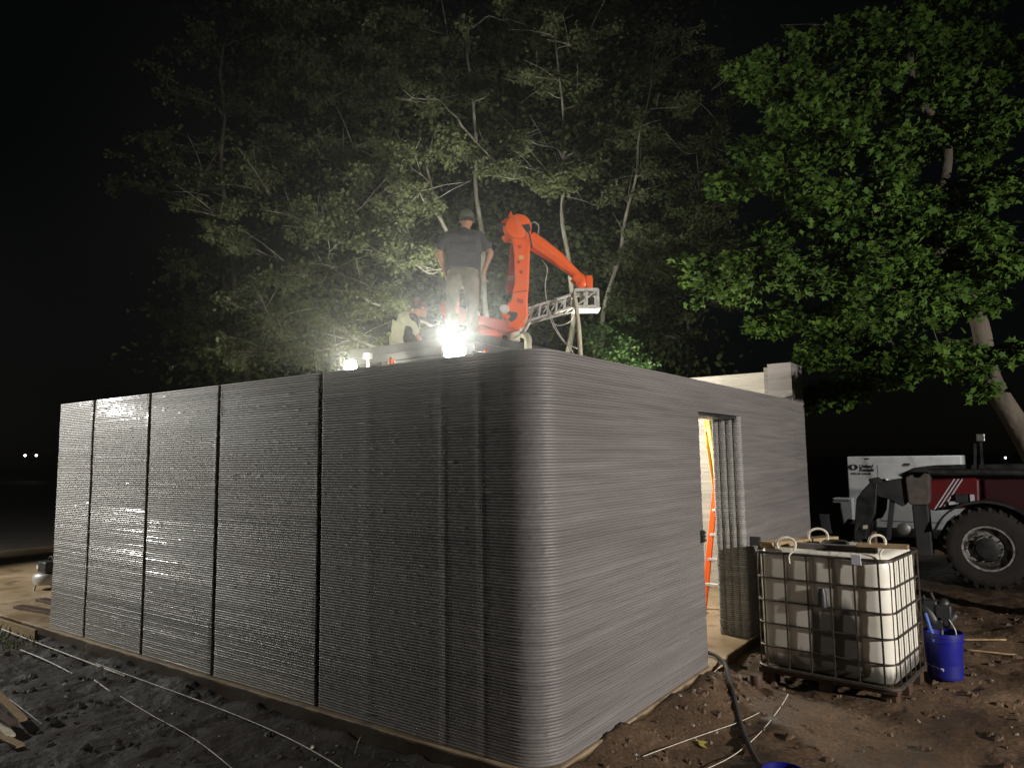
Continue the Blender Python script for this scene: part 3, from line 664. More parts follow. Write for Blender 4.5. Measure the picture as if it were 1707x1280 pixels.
sit = thing('person', 'worker hunched on the deck edge in yellow-green shirt and dark vest, head bent', 'person', (-3.60,2.46,3.205), -YAW)
b = MB(); hd = V(.165,.10,.545)
b.capsule(hd+V(-.01,0,.02), hd+V(.02,.03,-.03), .088,.072, 16); b.capsule(hd+V(.04,.06,-.05), hd+V(.05,.07,-.07), .042,.036, 12)
b.capsule(hd+V(.075,.07,-.035), hd+V(.082,.078,-.05), .012,.012, 8)
b.capsule(hd+V(.05,-.06,-.01), hd+V(.055,-.06,-.04), .012,.010, 8)
b.capsule(hd+V(-.02,-.02,-.05), V(.06,.02,.41), .055,.06, 12); b.capsule(V(.05,0,.38), V(-.01,0,.12), .12,.11, 14)
for sy_, e, wv in ((-1,V(.20,-.16,.13),V(.37,.02,.06)),(1,V(.22,.20,.16),V(.38,.16,.08))):
    sh = V(.05,.15*sy_,.37); b.capsule(sh,e,.05,.04,12); b.capsule(e,wv,.04,.027,12); hand(b, wv, V(1,.1,-.25), V(0,0,1), .6)
b.build('body', M['skin'], sit, remesh=.006)
s_ = MB().capsule(V(.03,-.10,.37), V(.03,.12,.37), .095,.095,16).capsule(V(-.02,-.09,.25), V(-.02,.10,.25), .125,.12,16).capsule(V(-.05,-.08,.12), V(-.05,.08,.12), .125,.12,16).capsule(V(-.04,-.08,.09), V(-.04,.08,.09), .12,.12,16)
s_.capsule(V(.06,-.15,.36), V(.16,-.165,.20), .07,.058,12).capsule(V(.06,.15,.36), V(.17,.19,.22), .07,.058,12)
for k in range(5): s_.capsule(V(-.10+.03*k,-.20+.01*k,.34-.02*k), V(-.11+.045*k,-.205+.01*k,.08), .014,.016,8)
s_.build('shirt', M['yellow_shirt'], sit, remesh=.010)
v_ = MB().capsule(V(.11,-.13,.36), V(.11,.10,.36), .082,.08,14).capsule(V(.10,-.12,.22), V(.10,.08,.22), .105,.10,14).capsule(V(.09,-.12,.12), V(.09,.08,.12), .105,.1,14)
v_.build('vest', M['vest'], sit, remesh=.010)
l_ = MB().capsule(V(0,-.09,.11), V(.38,-.12,.20), .10,.075,14).capsule(V(0,.09,.11), V(.38,.14,.20), .10,.075,14).capsule(V(.38,-.12,.20), V(.52,-.08,.08), .07,.06,14).capsule(V(.38,.14,.20), V(.55,.2,.08), .07,.06,14)
l_.build('trousers', M['vest'], sit, remesh=.012)
cp = MB().capsule(hd+V(-.012,-.006,.042), hd+V(.0,.0,.05), .098,.088, 18).build('cap', M['cap_red'], sit, smooth='all')
MB().capsule(hd+V(.085,.02,.02), hd+V(.09,.07,.015), .034,.034, 10).build('cap_peak', M['cap_red'], cp, smooth='all')

# ------------------------------------------------------------------ tote tank
tote = thing('tote_tank', 'caged milky plastic tote tank with lumber across its top beside the doorway', 'tank', (.356,2.99,-.16), R(-6))
tote.scale = (1,1,1.12)
W_, D_, HT = 1.15, .97, 1.16
mb = MB()
for x in (.02, W_/2-.06, W_-.14):
    for y in (.03, D_/2-.06, D_-.15): mb.box(x,y,0,x+.12,y+.12,.09)
for y in (.0, D_/2-.06, D_-.12): mb.box(0,y,.091,W_,y+.12,.125)
pal = mb.build('pallet', M['dark_wood'], tote, bevel=.006)
# tank: rounded box with swellings
def rrect(w0,d0,r,cx,cy,m=6):
    pts = []
    for (sx_,sy_,a0) in ((1,-1,-PI/2),(1,1,0),(-1,1,PI/2),(-1,-1,PI)):
        for k in range(m+1):
            a = a0+PI/2*k/m; pts.append((cx+sx_*(w0/2-r)+r*math.cos(a), cy+sy_*(d0/2-r)+r*math.sin(a)))
    return pts
mb = MB(); lev = [(.14,.88,.10),(.155,.95,.12),(.20,.985,.13)]+[(z,.99+.0015*math.sin((z-.2)*35),.13) for z in np.linspace(.24,1.0,30)]+[(1.03,.975,.13),(1.06,.93,.13),(1.075,.85,.12)]
n = 28
for z,s,rr in lev:
    base = rrect((W_-.02)*s,(D_-.02)*s,rr*s,W_/2,D_/2)
    # panels bulge between the cage bars
    mb.v += [V(x,y,z) for x,y in base]
for i in range(len(lev)-1):
    for k in range(n): mb.f.append((i*n+k,i*n+(k+1)%n,(i+1)*n+(k+1)%n,(i+1)*n+k))
mb.f.append(tuple(range(n))); mb.f.append(tuple((len(lev)-1)*n+k for k in range(n)))
M['hdpe_t'] = None
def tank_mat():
    m = mat('milky tank with painted shadow', (.82,.80,.71), (.70,.67,.57), 3, .33, .5, sss=0, bump=.0008, bscale=8)
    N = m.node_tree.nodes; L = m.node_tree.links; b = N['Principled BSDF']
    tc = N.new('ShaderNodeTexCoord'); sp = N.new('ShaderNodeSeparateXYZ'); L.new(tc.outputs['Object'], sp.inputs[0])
    # streaky shadow painted into the front's middle and right, and a tide line below
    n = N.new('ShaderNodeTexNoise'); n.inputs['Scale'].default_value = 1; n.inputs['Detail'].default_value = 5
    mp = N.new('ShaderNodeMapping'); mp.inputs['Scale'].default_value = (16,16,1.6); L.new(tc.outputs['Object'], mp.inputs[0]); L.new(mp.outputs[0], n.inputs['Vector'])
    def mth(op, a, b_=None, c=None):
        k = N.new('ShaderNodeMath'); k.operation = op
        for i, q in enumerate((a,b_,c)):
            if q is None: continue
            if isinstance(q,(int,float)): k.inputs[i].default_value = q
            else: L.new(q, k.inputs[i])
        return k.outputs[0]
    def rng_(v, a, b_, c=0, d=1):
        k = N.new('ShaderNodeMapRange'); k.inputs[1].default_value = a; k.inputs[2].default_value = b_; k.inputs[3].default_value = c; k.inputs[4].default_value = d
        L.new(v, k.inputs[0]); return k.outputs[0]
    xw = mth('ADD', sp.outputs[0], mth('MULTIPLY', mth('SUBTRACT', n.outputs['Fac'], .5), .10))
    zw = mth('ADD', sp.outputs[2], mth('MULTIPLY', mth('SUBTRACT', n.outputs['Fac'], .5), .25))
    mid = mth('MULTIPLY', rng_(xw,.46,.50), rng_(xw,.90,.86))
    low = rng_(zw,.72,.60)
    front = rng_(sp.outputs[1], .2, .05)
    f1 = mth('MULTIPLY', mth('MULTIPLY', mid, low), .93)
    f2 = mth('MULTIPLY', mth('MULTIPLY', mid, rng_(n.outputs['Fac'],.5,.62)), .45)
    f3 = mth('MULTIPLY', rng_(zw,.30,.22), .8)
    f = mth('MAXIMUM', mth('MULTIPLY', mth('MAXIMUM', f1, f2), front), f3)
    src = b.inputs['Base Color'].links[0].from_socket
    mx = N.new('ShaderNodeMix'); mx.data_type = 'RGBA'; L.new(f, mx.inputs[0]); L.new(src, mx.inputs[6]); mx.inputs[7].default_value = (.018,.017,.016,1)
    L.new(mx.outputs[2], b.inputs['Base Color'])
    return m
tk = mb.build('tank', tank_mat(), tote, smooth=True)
MB().lathe([(.12,0),(.12,.03),(.10,.045)], (W_/2,D_/2,1.075), n=20).build('lid', M['black'], tote, smooth=True)
# black label tag on the front
MB().tube([V(.60,.0,.80),V(.60,-.002,.76),V(.60,-.002,.66)], [.022,.036,.040], 10).build('valve_cap', M['decal'], tote, smooth=True)
mb = MB()
def ring(z, r, grow=0.0):
    pts = [V(x,y,z) for x,y in rrect(W_+grow,D_+grow,.11,W_/2,D_/2)]
    mb.tube(pts+[pts[0]], r, 6, cap=False)
for z in (.30,.48,.66,.84): ring(z,.0075)
ring(1.04,.012,.01)
ring(.135,.016,.02)
n_v = 6
for k in range(n_v):
    x = .09+(W_-.18)*k/(n_v-1)
    for y in (-.006,D_+.006): mb.bar(V(x,y,.13),V(x,y,1.04), .008,.015, up=(1,0,0))
for k in range(n_v):
    y = .09+(D_-.18)*k/(n_v-1)
    for x in (-.006,W_+.006): mb.bar(V(x,y,.13),V(x,y,1.04), .008,.013, up=(0,1,0))
for k in range(7):
    x = .1+(W_-.2)*k/6; mb.tube([V(x,D_+.005,1.04),V(x,D_+.005,1.075)], .006, 5)
mb.build('cage', M['cage'], tote, smooth=True)
# lumber across the top (own things)
def at_tote(x,y,z): return Matrix.Translation(V(.356,2.99,-.16)) @ Matrix.Rotation(R(-6),4,'Z') @ V(x,y,z*1.12)
def board(label, a, b_, w0, h0, m, name='lumber_board'):
    o = MB().bar(at_tote(*a), at_tote(*b_), w0, h0).build(name, m, bevel=.004); tag(o, label, 'board'); return o
board('short thick board on the left of the tote tank top under rope loops', (.10,.05,1.092),(.42,.90,1.092), .14,.055, M['wood'])
board('grimy board lying across the tote tank top behind the front rail', (.34,.16,1.095),(1.0,.22,1.095), .10,.05, M['grey_block'])
board('flat board sticking out over the right corner of the tote tank', (.88,.10,1.14),(1.26,.16,1.14), .14,.028, M['wood'])
board('dark end block standing upright on the tote tank right corner', (.95,.35,1.055),(.95,.35,1.22), .10,.03, M['dark_wood'])
def loop(label, c, r, ax):
    pts = []; c = Vector(c)
    for k in range(13):
        a = -0.55+ (PI+1.1)*k/12
        pts.append(at_tote(c.x+ax*r*math.cos(a), c.y+.02*math.sin(a*2), c.z+r*.95*math.sin(a)))
    mb = MB().tube(smooth_path(pts,3), .011, 8)
    mb.tube(smooth_path([pts[0], at_tote(c.x+ax*r*.5,c.y-.05,c.z-.07), at_tote(c.x+ax*r*.6,c.y-.07,c.z-.13)],4), .008, 6)
    o = mb.build('rope_loop', M['rope'], smooth='all'); tag(o, label, 'rope', 'rope handles on the tote tank'); return o
loop('cream rope loop leaning over the front left board of the tote tank', (.30,.02,1.10), .07, 1.2)
loop('cream rope loop standing at the far end of the thick left board', (.42,.50,1.13), .08, 1.1)
loop('cream rope loop on the right corner board of the tote tank', (1.04,.10,1.16), .062, 1)
o = MB().box(0,0,0,.075,.012,.085, Matrix.Translation(at_tote(.86,-.02,1.0)) @ Matrix.Rotation(R(-6),4,'Z')).build('white_tag', M['sticker'], bevel=.002)
tag(o, 'white strap wrapped over the tote tank front rail near its right end', 'strap')
# post blocks under the tote's left side
o = MB().lathe([(.05,0),(.055,.02),(.055,.10),(.05,.12)], (.37,2.86,gh(.43,2.86)-.01), n=14).build('wood_stump', M['dark_wood'], smooth=True)
tag(o, 'short dark round wooden block under the front left tote corner', 'block')

# ------------------------------------------------------------------ buckets
def bucket(label, loc, rz=0, r=.148, h=.37, marks=True, mat_='blue'):
    t = thing('bucket', label, 'bucket', loc, rz)
    bd = MB().lathe([(r*.86,0),(r*.88,.01),(r*.985,h*.80),(r*1.05,h*.80),(r*1.05,h*.82),(r,h*.83),(r,h*.9),(r*1.05,h*.91),(r*1.04,h),(r*.97,h),(r*.9,.02)], n=36).build('pail', M[mat_], t, smooth=True)
    if marks:
        def sticker(a, z, w0, h0, m='sticker'):
            vs = []
            for i in range(4):
                for k in range(2):
                    an = a+(i/3-.5)*w0/r; rr = (r*.87+(r*.115)*((z+h0*k)/(h*.8)))+.0015
                    vs.append(V(math.cos(an)*rr, math.sin(an)*rr, z+h0*k))
            MB().add(vs, [(i*2,i*2+2,i*2+3,i*2+1) for i in range(3)]).build('sticker', M[m], bd)
        sticker(-1.52,.05,.028,.055); sticker(-2.0,.05,.07,.006); sticker(-1.75,.05,.006,.055); sticker(-2.0,.105,.07,.006)
        sticker(-1.53,.064,.010,.028,'blue'); sticker(-2.5,.11,.05,.007)
    return t, h
t, h = bucket('blue plastic bucket right of the tote tank with black mixer gear on top', (1.735,3.93,gh(1.735,3.93)), -.1, .158, .40)
mx = thing('power_mixer', 'black power mixer head standing in the blue bucket', 'mixer', (1.735,3.93,gh(1.735,3.93)+.05))
z0 = gh(1.735,3.93)+.40
MB().capsule(V(1.72,3.93,z0+.13), V(1.76,3.95,z0+.24), .062,.05,14).box(1.70,3.86,z0+.10,1.82,3.98,z0+.24).box(1.60,3.87,z0+.16,1.71,3.96,z0+.27).capsule(V(1.66,3.90,z0+.10), V(1.60,3.92,z0+.22), .065,.05,12).capsule(V(1.78,3.9,z0+.08), V(1.83,3.92,z0+.14), .05,.04,12).box(1.61,3.86,z0+.02,1.75,3.98,z0+.14).build('motor_housing', M['decal'], mx, world=True, bevel=.01, smooth=True)
MB().tube(smooth_path([V(1.62,3.84,z0+.16),V(1.66,3.80,z0+.02),V(1.69,3.80,z0-.04)]), .014, 8).box(1.665,3.78,z0-.07,1.715,3.795,z0+.0).build('handle', M['blue_pale'], mx, world=True, smooth=True)
MB().tube(smooth_path([V(1.80,3.86,z0+.12),V(1.84,3.84,z0+.05),V(1.85,3.84,z0-.01)]), .006, 6).build('wire_handle', M['wire'], mx, world=True, smooth=True)
MB().tube([V(1.73,3.94,z0-.25),V(1.73,3.94,z0+.12)], .012, 8).build('mixing_shaft', M['steel'], mx, world=True)
MB().tube([V(1.70,3.95,z0+.2),V(1.66,3.96,z0+.33)], [.02,.012], 8).tube([V(1.64,3.92,z0+.15),V(1.60,3.95,z0+.30)], [.016,.010], 8).build('grip', M['black'], mx, world=True)
bucket('blue lidless bucket cut off by the bottom edge of the photo beside the hose', (1.10,1.05,gh(1.10,1.05)-.27), .3, .13, .34, False)

# ------------------------------------------------------------------ telehandler
th = thing('telehandler', 'red and black telehandler with raised carriage parked behind the tote tank', 'telehandler', (2.6,10.6,-.16))
def poly_part(name, pts, y0, y1, m, bev=.01, parent=th):
    return MB().prism(pts, y0, y1).build(name, M[m] if isinstance(m,str) else m, parent, bevel=bev, world=True)
def wheel(cx, yf, label=None):
    wl = bpy.data.objects.new('wheel', None); COL.objects.link(wl); wl.parent = th; wl.location = (cx-2.6, yf-10.6, .54); wl.scale = (.86,1,.86)
    ty = MB().lathe([(.40,.02),(.42,.0),(.55,-.01),(.64,.0),(.70,.05),(.71,.10),(.71,.36),(.68,.40),(.42,.42),(.36,.40),(.36,.06),(.40,.02)], axis='y', n=56, cap=False).build('tyre', M['tyre'], wl, smooth=True)
    mb = MB()
    for k in range(26):
        a = 2*PI*k/26
        for s_, e in ((.0,.21),(.21,.42)):
            a2 = a+(.10 if s_ else 0)
            p0 = V(math.cos(a2)*.676, s_+.01, math.sin(a2)*.715); p1 = V(math.cos(a2+.12)*.676, e-.01, math.sin(a2+.12)*.715)
            mb.bar(p0,p1,.05,.045,up=(math.cos(a2),0,math.sin(a2)))
        mb.bar(V(math.cos(a)*.70,.03,math.sin(a)*.70), V(math.cos(a+.03)*.60,.0,math.sin(a+.03)*.60), .05,.02, up=(0,1,0))
    mb.build('tread', M['tyre'], ty)
    MB().lathe([(.375,-.004),(.405,-.008),(.408,.04),(.37,.045),(.375,-.004)], axis='y', n=48, cap=False).build('rim_edge', M['rim_ring'], wl, smooth=True)
    MB().lathe([(.372,.03),(.33,.13),(.25,.15),(.21,.06),(.12,.05),(.12,.3)], axis='y', n=40, cap='end').build('rim', M['rim'], wl, smooth=True)
    MB().lathe([(.12,.0),(.19,.02),(.20,.14)], axis='y', n=10).build('hub', M['black_metal'], wl, smooth=True)
    for k in range(10): MB().lathe([(.014,.02),(.014,.12)], (math.cos(k*PI/5)*.225,0,math.sin(k*PI/5)*.225), axis='y', n=6).build('wheel_nut', M['black_metal'], wl)
    return wl
wheel(1.86, 9.72); wheel(4.9, 9.72)
w2 = wheel(1.86, 11.5); w2.rotation_euler = (0,0,PI); w2.location = (1.86-2.6,12.0-10.6,.54)
w2 = wheel(4.9, 11.5); w2.rotation_euler = (0,0,PI); w2.location = (4.9-2.6,12.0-10.6,.54)
poly_part('chassis', [(1.05,.30),(1.3,.75),(5.6,.80),(5.8,.30),(5.2,.18),(1.3,.18)], 10.25,11.5, 'black_metal', .03)
# fender arc over the front wheel
mb = MB(); n = 14; pts = []
for k in range(n+1):
    a = R(160)-R(140)*k/n; pts.append((1.86+math.cos(a)*.76, .40+math.sin(a)*.72))
outer = pts; inner = [(x, z-.035) for x,z in pts][::-1]
mb.prism(outer+inner, 9.70,10.25); mb.build('fender', M['black_metal'], th, world=True)
poly_part('body', [(.86,.98),(1.10,1.43),(1.72,1.47),(1.80,1.44),(1.78,1.0),(1.5,.96),(1.15,.92)], 10.05,11.3, 'red', .03)
for k in range(3):
    x = 1.13+.055*k
    MB().prism([(x,.93),(x+.022,.93),(x+.345,1.445),(x+.323,1.445)], 10.040,10.046).build('stripe', M['sticker'], th, world=True)
poly_part('engine_cover', [(1.84,1.0),(1.84,1.44),(3.0,1.52),(5.3,1.45),(5.5,.95),(5.3,.80),(1.9,.80)], 10.3,11.3, mat('dark red paint', (.05,.004,.006), (.035,.004,.006), 4, .4, .5), .03)
MB().tube([V(1.10,9.95,1.56),V(2.0,9.98,1.555),V(3.4,10.05,1.53),V(5.0,10.1,1.5)], .055, 12).build('boom_cylinder', M['black_metal'], th, world=True, smooth=True)
poly_part('boom', [(.60,1.50),(.85,1.62),(1.15,1.66),(5.4,1.75),(5.5,1.45),(1.2,1.42),(.8,1.36)], 10.3,10.75, 'black_metal', .02)
poly_part('boom_head', [(.78,1.47),(.80,1.06),(.84,1.02),(1.08,1.03),(1.11,1.08),(1.13,1.52),(1.05,1.545),(.98,1.47),(.90,1.47),(.86,1.52)], 9.80,10.2, 'grey_block', .02)
poly_part('boom_post', [(.84,1.02),(1.08,1.03),(1.10,.20),(.87,.18)], 9.84,10.1, 'dark_grey', .02)
MB().lathe([(.05,-.02),(.10,.0),(.10,.04)], (.70,9.85,.62), axis='y', n=16).build('headlight', M['steel'], th, world=True, smooth=True)
# quick hitch, carriage plates and forks at the front
poly_part('hitch', [(.20,1.44),(.33,1.47),(.42,1.40),(.62,1.44),(.80,1.47),(.80,1.08),(.70,.98),(.50,1.10),(.34,1.14),(.25,1.30)], 9.88,10.12, 'dark_grey', .02)
poly_part('carriage', [(.02,1.10),(.12,1.25),(.28,1.42),(.36,1.35),(.33,1.10),(.30,.86),(.22,.70),(.06,.66),(-.05,.50),(-.02,.80)], 9.75,9.85, 'black_metal', .015)
poly_part('carriage', [(.02,1.10),(.12,1.25),(.28,1.42),(.36,1.35),(.33,1.10),(.30,.86),(.22,.70),(.06,.66),(-.05,.50),(-.02,.80)], 10.9,11.0, 'black_metal', .015)
poly_part('carriage_bar', [(-.08,.40),(.12,.42),(.14,.68),(-.06,.66)], 9.86,10.89, 'black_metal', .01)
poly_part('tilt_cylinder', [(.40,.40),(.48,.42),(.60,1.18),(.52,1.18)], 9.92,10.0, 'dark_grey', .01)
poly_part('fork', [(-.62,.80),(-.58,.52),(-.30,.46),(-.12,.30),(.0,.30),(.02,.20),(-.80,.20),(-.82,.24),(-.16,.27),(-.40,.40),(-.44,.50),(-.48,.80)], 9.90,9.97, 'dark_grey', .01)
poly_part('fork', [(-.50,1.00),(-.34,1.00),(-.30,.62),(-.22,.72),(-.10,.70),(-.02,.52),(-.02,.30),(-.42,.30),(-.50,.52)], 10.2,10.3, 'black_metal', .01)
poly_part('bracket_lamp', [(.10,.60),(.17,.61),(.17,.67),(.10,.66)], 9.72,9.75, 'hose_white', .004)
MB().box(1.66,9.98,1.05,1.72,10.03,1.20).build('work_lamp', M['sticker'], th, world=True, bevel=.005)
MB().box(1.36,9.98,1.02,1.50,10.03,1.08).build('work_lamp', M['sticker'], th, world=True, bevel=.005)
MB().box(1.46,9.97,1.06,1.63,10.03,1.20).build('lamp_guard', M['black_metal'], th, world=True, bevel=.005)
# cab frame, mirror arms
mb = MB()
for a_, b_ in ((V(1.74,10.2,1.50),V(1.78,10.2,2.02)),(V(1.85,10.2,1.50),V(1.86,10.2,2.10)),(V(3.0,10.35,1.45),V(2.75,10.35,2.45)),(V(4.3,10.35,1.45),V(4.35,10.35,2.45)),(V(2.75,10.35,2.45),V(4.35,10.35,2.45)),(V(2.75,11.2,2.45),V(4.35,11.2,2.45)),(V(3.0,11.2,1.45),V(2.75,11.2,2.45)),(V(4.3,11.2,1.45),V(4.35,11.2,2.45))): mb.bar(a_,b_,.04,.04)
mb.build('cab_frame', M['black_metal'], th, world=True)
MB().box(1.80,10.1,2.05,1.92,10.14,2.17).build('mirror', M['steel'], th, world=True, bevel=.01)

# ------------------------------------------------------------------ generator
gn = thing('generator', 'white enclosed rental generator with black lettering behind the telehandler', 'generator', (-1.0,14.5,-.12))
MB().box(-1.0,14.5,.18,1.28,15.7,1.80).build('enclosure', M['white_paint'], gn, world=True, bevel=.02)
MB().box(-1.1,14.45,.0,1.38,15.75,.175).build('skid', M['black_metal'], gn, world=True, bevel=.01)
MB().box(-.36,14.492,.35,.86,14.498,1.62).build('door', M['white_paint'], gn, world=True, bevel=.002)
MB().box(.18,14.47,1.60,.30,14.498,1.64).build('latch', M['black_metal'], gn, world=True)
MB().box(-.60,14.488,1.74,-.52,14.498,1.765).build('vent', M['black_metal'], gn, world=True)
MB().box(.42,14.47,1.25,.55,14.497,1.42).box(.56,14.475,1.28,.85,14.497,1.40).build('control_panel', M['grey_metal'], gn, world=True, bevel=.003)
for xx in (-.20,.0): MB().lathe([(.07,0),(.07,.15),(.06,.17)], (xx,14.42,1.12), n=18).build('canister', M['white_metal'], gn, world=True, smooth=True)
o = MB().box(-1.30,14.2,-.1,-.90,14.5,.85).box(-1.27,14.19,.80,-.93,14.2,.84).build('white_bin', M['white_paint'], bevel=.02)
tag(o, 'pale box standing left of the generator behind the black forks', 'box')
def lettering(txt, x, z, size, parent, m, shear=0, name='lettering', y=14.494, bold=.0):
    cu = bpy.data.curves.new(name,'FONT'); cu.body = txt; cu.size = size; cu.shear = shear; cu.extrude = .002; cu.offset = bold
    ob = bpy.data.objects.new('tmp', cu); COL.objects.link(ob)
    dg = bpy.context.evaluated_depsgraph_get(); me = bpy.data.meshes.new_from_object(ob.evaluated_get(dg))
    bpy.data.objects.remove(ob)
    me.transform(Matrix.Translation(V(x,y,z)-parent.location) @ Matrix.Rotation(PI/2,4,'X'))
    me.materials.clear(); me.materials.append(m)
    return link(bpy.data.objects.new(name, me), parent)
lettering('United', -.747, 1.545, .105, gn, M['decal'], .2, bold=.003)
lettering('Rentals', -.747, 1.463, .105, gn, M['decal'], .2, bold=.003)
lettering('800-UR-RENTS', -.93, 1.385, .066, gn, M['decal'], .15, bold=.001)
el = MB()
def ell(cx,cz,a,b_,n=28): return [(cx+a*math.cos(2*PI*k/n), cz+b_*math.sin(2*PI*k/n)) for k in range(n)]
el.prism(ell(-.875,1.555,.105,.068), 14.490,14.498); em = el.build('emblem', M['decal'], gn, world=True)
MB().prism([(-.872,1.505),(-.845,1.535),(-.848,1.575),(-.872,1.605),(-.90,1.575),(-.90,1.535)], 14.484,14.489).build('emblem_centre', M['white_paint'], em)
em.children[0].location = -V(-1.0,14.5,-.12)

# ------------------------------------------------------------------ compressor and boards on the slab at the left
cpz = thing('air_compressor', 'small pancake air compressor with silver tank on the slab left of the house', 'compressor', (-9.75,1.10,0))
MB().lathe([(.05,.07),(.19,.08),(.215,.12),(.215,.20),(.19,.24),(.05,.25)], n=32).build('tank', M['silver'], cpz, smooth=True)
MB().box(-.13,-.12,.255,.15,.12,.42).capsule(V(-.10,-.02,.36),V(-.15,-.02,.33),.07,.06,12).build('motor', M['black_metal'], cpz, bevel=.02, smooth=True)
MB().tube(smooth_path([V(-.06,0,.40),V(-.02,0,.47),V(.08,0,.48),V(.14,0,.40)]), .013, 8).build('handle', M['black'], cpz, smooth='all')
for a in (.5,2.6,4.7): MB().tube([V(math.cos(a)*.17,math.sin(a)*.17,.12),V(math.cos(a)*.20,math.sin(a)*.20,0)], .016, 8).build('foot', M['silver'], cpz, smooth=True)
MB().lathe([(.03,0),(.03,.02)], (-.135,-.12,.33), axis='y', n=14).build('gauge', M['sticker'], cpz)
for lb, a_, b_, z in (('dark plank lying on the slab left of the house, nearer one',(-8.5,.25),(-7.05,.42),.02),('dark plank lying on the slab left of the house, farther one',(-8.8,.62),(-7.2,.75),.02)):
    o = MB().bar(V(a_[0],a_[1],z), V(b_[0],b_[1],z), .12,.038).build('plank', M['dark_wood'], bevel=.004); tag(o, lb, 'plank')
o = MB().bar(V(-10.4,-.125,-.10),V(-6.92,-.125,-.10),.03,.19).build('form_board', M['wood'], bevel=.003); tag(o, 'pale form board fixed along the left slab edge', 'board')

# ------------------------------------------------------------------ wires, rods, hose on the ground
def wire(label, pts, r=.004, name='steel_rod', m='wire', cat='rod', lift=.01, absz=False):
    P = [V(p[0],p[1],(p[2] if len(p) > 2 else gh(p[0],p[1])+lift)) for p in pts]
    o = MB().tube(smooth_path(P,5), r, 6).build(name, M[m], smooth='all'); tag(o, label, cat); return o
wire('long bright rod leaning along the foot of the left wall panels', [(-7.7,-.20,-.08),(-6.2,-.22,-.10),(-4.6,-.25,-.11)], .008)
wire('second bright rod lying just below the long one by the left wall', [(-6.6,-.40,-.12),(-5.9,-.42,-.12),(-5.2,-.46,-.13)], .007)
wire('pale wire running off the left rods along the wall toward the corner', [(-5.2,-.24,-.09),(-4.2,-.24,-.10),(-3.0,-.27,-.10),(-2.0,-.33,-.11),(-1.2,-.45,-.13),(-.7,-.62,-.14)], .004)
wire('short pale rod at the left edge of the photo below the slab', [(-8.2,-.45),(-7.6,-.42),(-7.1,-.43)], .007)
wire('short split rod in the dark mud below the third wall panel', [(-4.75,-.45),(-4.35,-.50)], .006)
wire('thin pale wire lying in the mud below the widest wall panel', [(-4.15,-.50),(-3.4,-.62),(-2.6,-.70),(-1.9,-.82)], .003)
wire('thin straight wire in the mud near the timber scraps', [(-5.6,-1.1),(-4.9,-1.12),(-4.0,-1.18)], .003)
wire('thin string across the mud left of the black hose', [(.30,.70),(.38,1.25),(.52,1.9),(.60,2.25)], .003, 'string','rope','string')
wire('thin string across the mud passing under the black hose', [(.62,.80),(.70,1.25),(.72,1.8),(.70,2.4),(.66,2.80)], .003, 'string','rope','string')
wire('black hose leaving the doorway and crossing the mud', [(-.2,3.05,.025),(-.02,2.93,.03),(.10,2.82,.0),(.20,2.62,gh(.20,2.62)+.03),(.36,2.3),(.52,1.95),(.68,1.6),(.84,1.30),(.95,1.08),(1.05,.8),(1.3,.4)], .019, 'hose','black','hose',)
for k,(lb,a_,b_,m_) in enumerate((('topmost pale timber scrap in the pile at the left bottom corner',(-4.75,-1.28),(-4.02,-1.30),'wood'),('middle rusty timber scrap in the left corner pile',(-4.75,-1.40),(-3.98,-1.38),'dark_wood'),('pale split timber scrap lowest in the left corner pile',(-4.6,-1.56),(-3.62,-1.46),'wood'),('thin pale timber strip crossing the left corner pile',(-4.7,-1.34),(-3.85,-1.44),'hose_white'))):
    o = MB().bar(V(a_[0],a_[1],gh(*a_)+.05+.035*(3-k)), V(b_[0],b_[1],gh(*b_)+.02+.012*(3-k)), .06,.022).build('timber_scrap', M[m_], bevel=.002); tag(o, lb, 'scrap')
o = MB().add([V(.44,1.29,gh(.45,1.29)+.02),V(.50,1.33,gh(.5,1.33)+.03),V(.49,1.27,gh(.49,1.27)+.02),V(.53,1.24,gh(.53,1.24)+.015),V(.47,1.235,gh(.47,1.23)+.022)],[(0,4,2),(0,2,1),(2,4,3)]).build('fallen_leaf', mat('yellow leaf', (.42,.36,.06), (.3,.24,.05), 20, .6))
so = o.modifiers.new('t','SOLIDIFY'); so.thickness = .001
tag(o, 'single yellow fallen leaf on the mud right of the corner', 'leaf')
o = MB().bar(V(.02,2.60,-.14),V(.13,2.74,-.02),.02,.09).build('formwork_stake', M['wood'], bevel=.002); tag(o, 'short wooden stake against the slab at the door corner', 'stake')
wire('pale lath on the ground behind the blue bucket', [(1.75,5.5),(2.15,5.62)], .012, 'wood_lath','wood','lath',.02)
wire('second pale lath on the ground nearer than the first, behind the blue bucket', [(1.8,5.15),(2.25,5.22)], .010, 'wood_lath','wood','lath',.02)

# far lights
for lb, loc in (('tiny far lamp on a pole at left, the left one of a pair',(-100.4,33.5,2.9)),('tiny far lamp on a pole at left, the right one of a pair',(-99.2,34.3,2.9)),('tiny far lamp on a pole at the right edge',(1.37,45.1,1.48))):
    t = thing('far_lamp', lb, 'lamp', (loc[0],loc[1],0), 0, 'tiny lamps in the far dark')
    s = .13 if loc[0] < -50 else .05
    MB().capsule(V(0,0,loc[2]),V(0,0,loc[2]+.01),s,s,10).build('bulb', M['far_lamp'], t, smooth='all')
    MB().tube([V(0,0,-.2),V(0,0,loc[2]-s)], .04, 6).build('pole', M['black_metal'], t)

